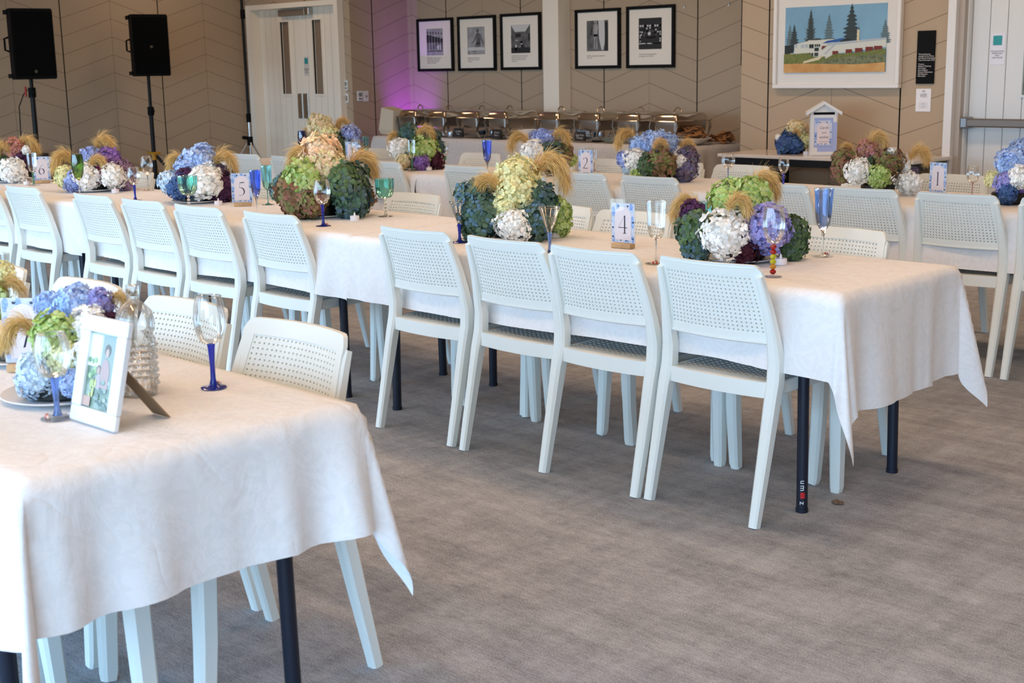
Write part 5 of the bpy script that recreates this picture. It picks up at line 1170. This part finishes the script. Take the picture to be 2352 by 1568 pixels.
# light stand
t=thing('light_stand','tall slim light stand with chrome lower tube left of the doors','stand',(-13.03,8.86,0))
MB().tube([(0,0,.95),(-.02,0,2.95)],.017,12).build('upper_tube',m_blackmet,t,True); MB().tube([(0,0,.30),(0,0,.97)],.014,12).build('lower_tube',mat('chrome_tube',(0.6,0.6,0.6),.15,metal=1),t,True)
for z in (.90,2.05): MB().tube([(-.003,0,z-.04),(-.003,0,z+.06)],.028,10).tube([(0,0,z),(.05,-.02,z)],.012,8).build('clamp_knob',m_black,t,True)
MB().tube([(0,0,.60),(0,0,.70)],.035,10).tube([(0,0,.68),(-.07,-.05,.69)],.02,8).build('leg_collar',m_black,t,True)
for k in range(3):
    a=R(-20+120*k); MB().tube([(math.cos(a)*.03,math.sin(a)*.03,.63),(math.cos(a)*.45,math.sin(a)*.45,.01)],.010,8).build('leg',mat('pale_tube',(0.6,0.57,0.52),.35,metal=.4),t,True)
# dark equipment case by the left wall
t=thing('equipment_case','low dark equipment case against the left wall','case',(-13.2,5.9,0)); MB().rbox(-.30,.30,-.45,.45,.03,.60,.01).build('case_body',mat('dark_brown_case',(0.016,0.011,0.008),.6),t); MB().rbox(-.305,.305,-.455,.455,.60,.66,.01).build('case_lid',mat('dark_brown_case2',(0.02,0.013,0.009),.5),t)
for sy in (-1,1): MB().box(.305,.312,sy*.25-.03,sy*.25+.03,.57,.63).build('latch',m_steel,t)
# scraps on the carpet
p=atz(1921,1158,0); q=MB(); rg=random.Random(2); q.ball((0,0,.008),.012,8,5,.7); q.ball((.014,.006,.006),.009,7,5,.6); q.ball((-.013,.004,.005),.008,7,5,.6); o=q.build('dry_leaf_scrap',mat('scrap_brown',(0.16,0.09,0.05),.8),None,True,loc=(p.x,p.y,0)); tag(o,'small brown scrap on the carpet near the table leg','scrap')

# ------------------------------------------------------------------ lights and sky
def area(name,loc,rot,sx,sy,pw,col,portal=False,spread=None):
    l=bpy.data.lights.new(name,'AREA'); l.shape='RECTANGLE'; l.size=sx; l.size_y=sy; l.energy=pw; l.color=col
    if spread: l.spread=spread
    o=bpy.data.objects.new(name,l); C.objects.link(o); o.location=loc; o.rotation_euler=rot
    if portal: l.cycles.is_portal=True
    return o
area('ceiling_area_light',(-12.4,7.9,ZC-.02),(0,0,0),1.1,.25,11,(1.0,.68,.44))  # added fill, not a known fixture: brightens the left doors and their wall
for i,(x0,x1) in enumerate(wins):
    area('window_portal',((x0+x1)/2,WY0-.02,1.28),(R(90),0,0),x1-x0,2.5,1,(1,1,1),True)
for x in (-8.8,-6.6,-4.4,-2.2,0.0):
    for y in (0.8,3.9,7.7):
        area('ceiling_area_light',(x,y,ZC-.02),(0,0,0),1.1,.25,17,(1.0,.68,.44))
l=bpy.data.lights.new('purple_uplight','SPOT'); l.energy=190; l.color=(.36,.03,1.0); l.spot_size=R(56); l.spot_blend=.9; l.shadow_soft_size=.03
o=bpy.data.objects.new('purple_uplight',l); C.objects.link(o); o.location=(-11.42,9.92,.17); o.rotation_euler=(R(180-9),R(-6),0)
w=bpy.data.worlds.new('sky'); sc.world=w; w.use_nodes=True; nt=w.node_tree; bg=nt.nodes['Background']
tc=N(nt,'ShaderNodeTexCoord'); sp=N(nt,'ShaderNodeSeparateXYZ'); nt.links.new(tc.outputs['Generated'],sp.inputs[0])
cr=N(nt,'ShaderNodeValToRGB'); e=cr.color_ramp.elements; e[0].position=.46; e[0].color=(.24,.30,.33,1); e[1].position=.52; e[1].color=(.48,.73,1.0,1)
k=cr.color_ramp.elements.new(.8); k.color=(.26,.55,1.0,1)
nt.links.new(M(nt,'MULTIPLY_ADD',sp.outputs[2],.5,.5),cr.inputs[0]); nt.links.new(cr.outputs[0],bg.inputs['Color']); bg.inputs['Strength'].default_value=10.6

# ------------------------------------------------------------------ camera
cam=bpy.data.cameras.new('camera'); co=bpy.data.objects.new('camera',cam); C.objects.link(co)
mt=Matrix((( Rv.x,Uv.x,-Fv.x,0),(Rv.y,Uv.y,-Fv.y,0),(Rv.z,Uv.z,-Fv.z,HC),(0,0,0,1))); co.matrix_world=mt
cam.sensor_width=36; cam.lens=F_PX/2352*36; cam.clip_end=100; cam.clip_start=.05
cam.dof.use_dof=True; cam.dof.focus_distance=5.0; cam.dof.aperture_fstop=7.5
sc.camera=co
sc.view_settings.view_transform='Standard'; sc.view_settings.look='None'; sc.view_settings.gamma=1; sc.view_settings.use_curve_mapping=False
sc.view_settings.exposure=0.0
sc.cycles.use_denoising=True; sc.cycles.max_bounces=10; sc.cycles.transparent_max_bounces=24; sc.cycles.transmission_bounces=8; sc.cycles.caustics_reflective=False; sc.cycles.caustics_refractive=False
sc.cycles.sample_clamp_indirect=6
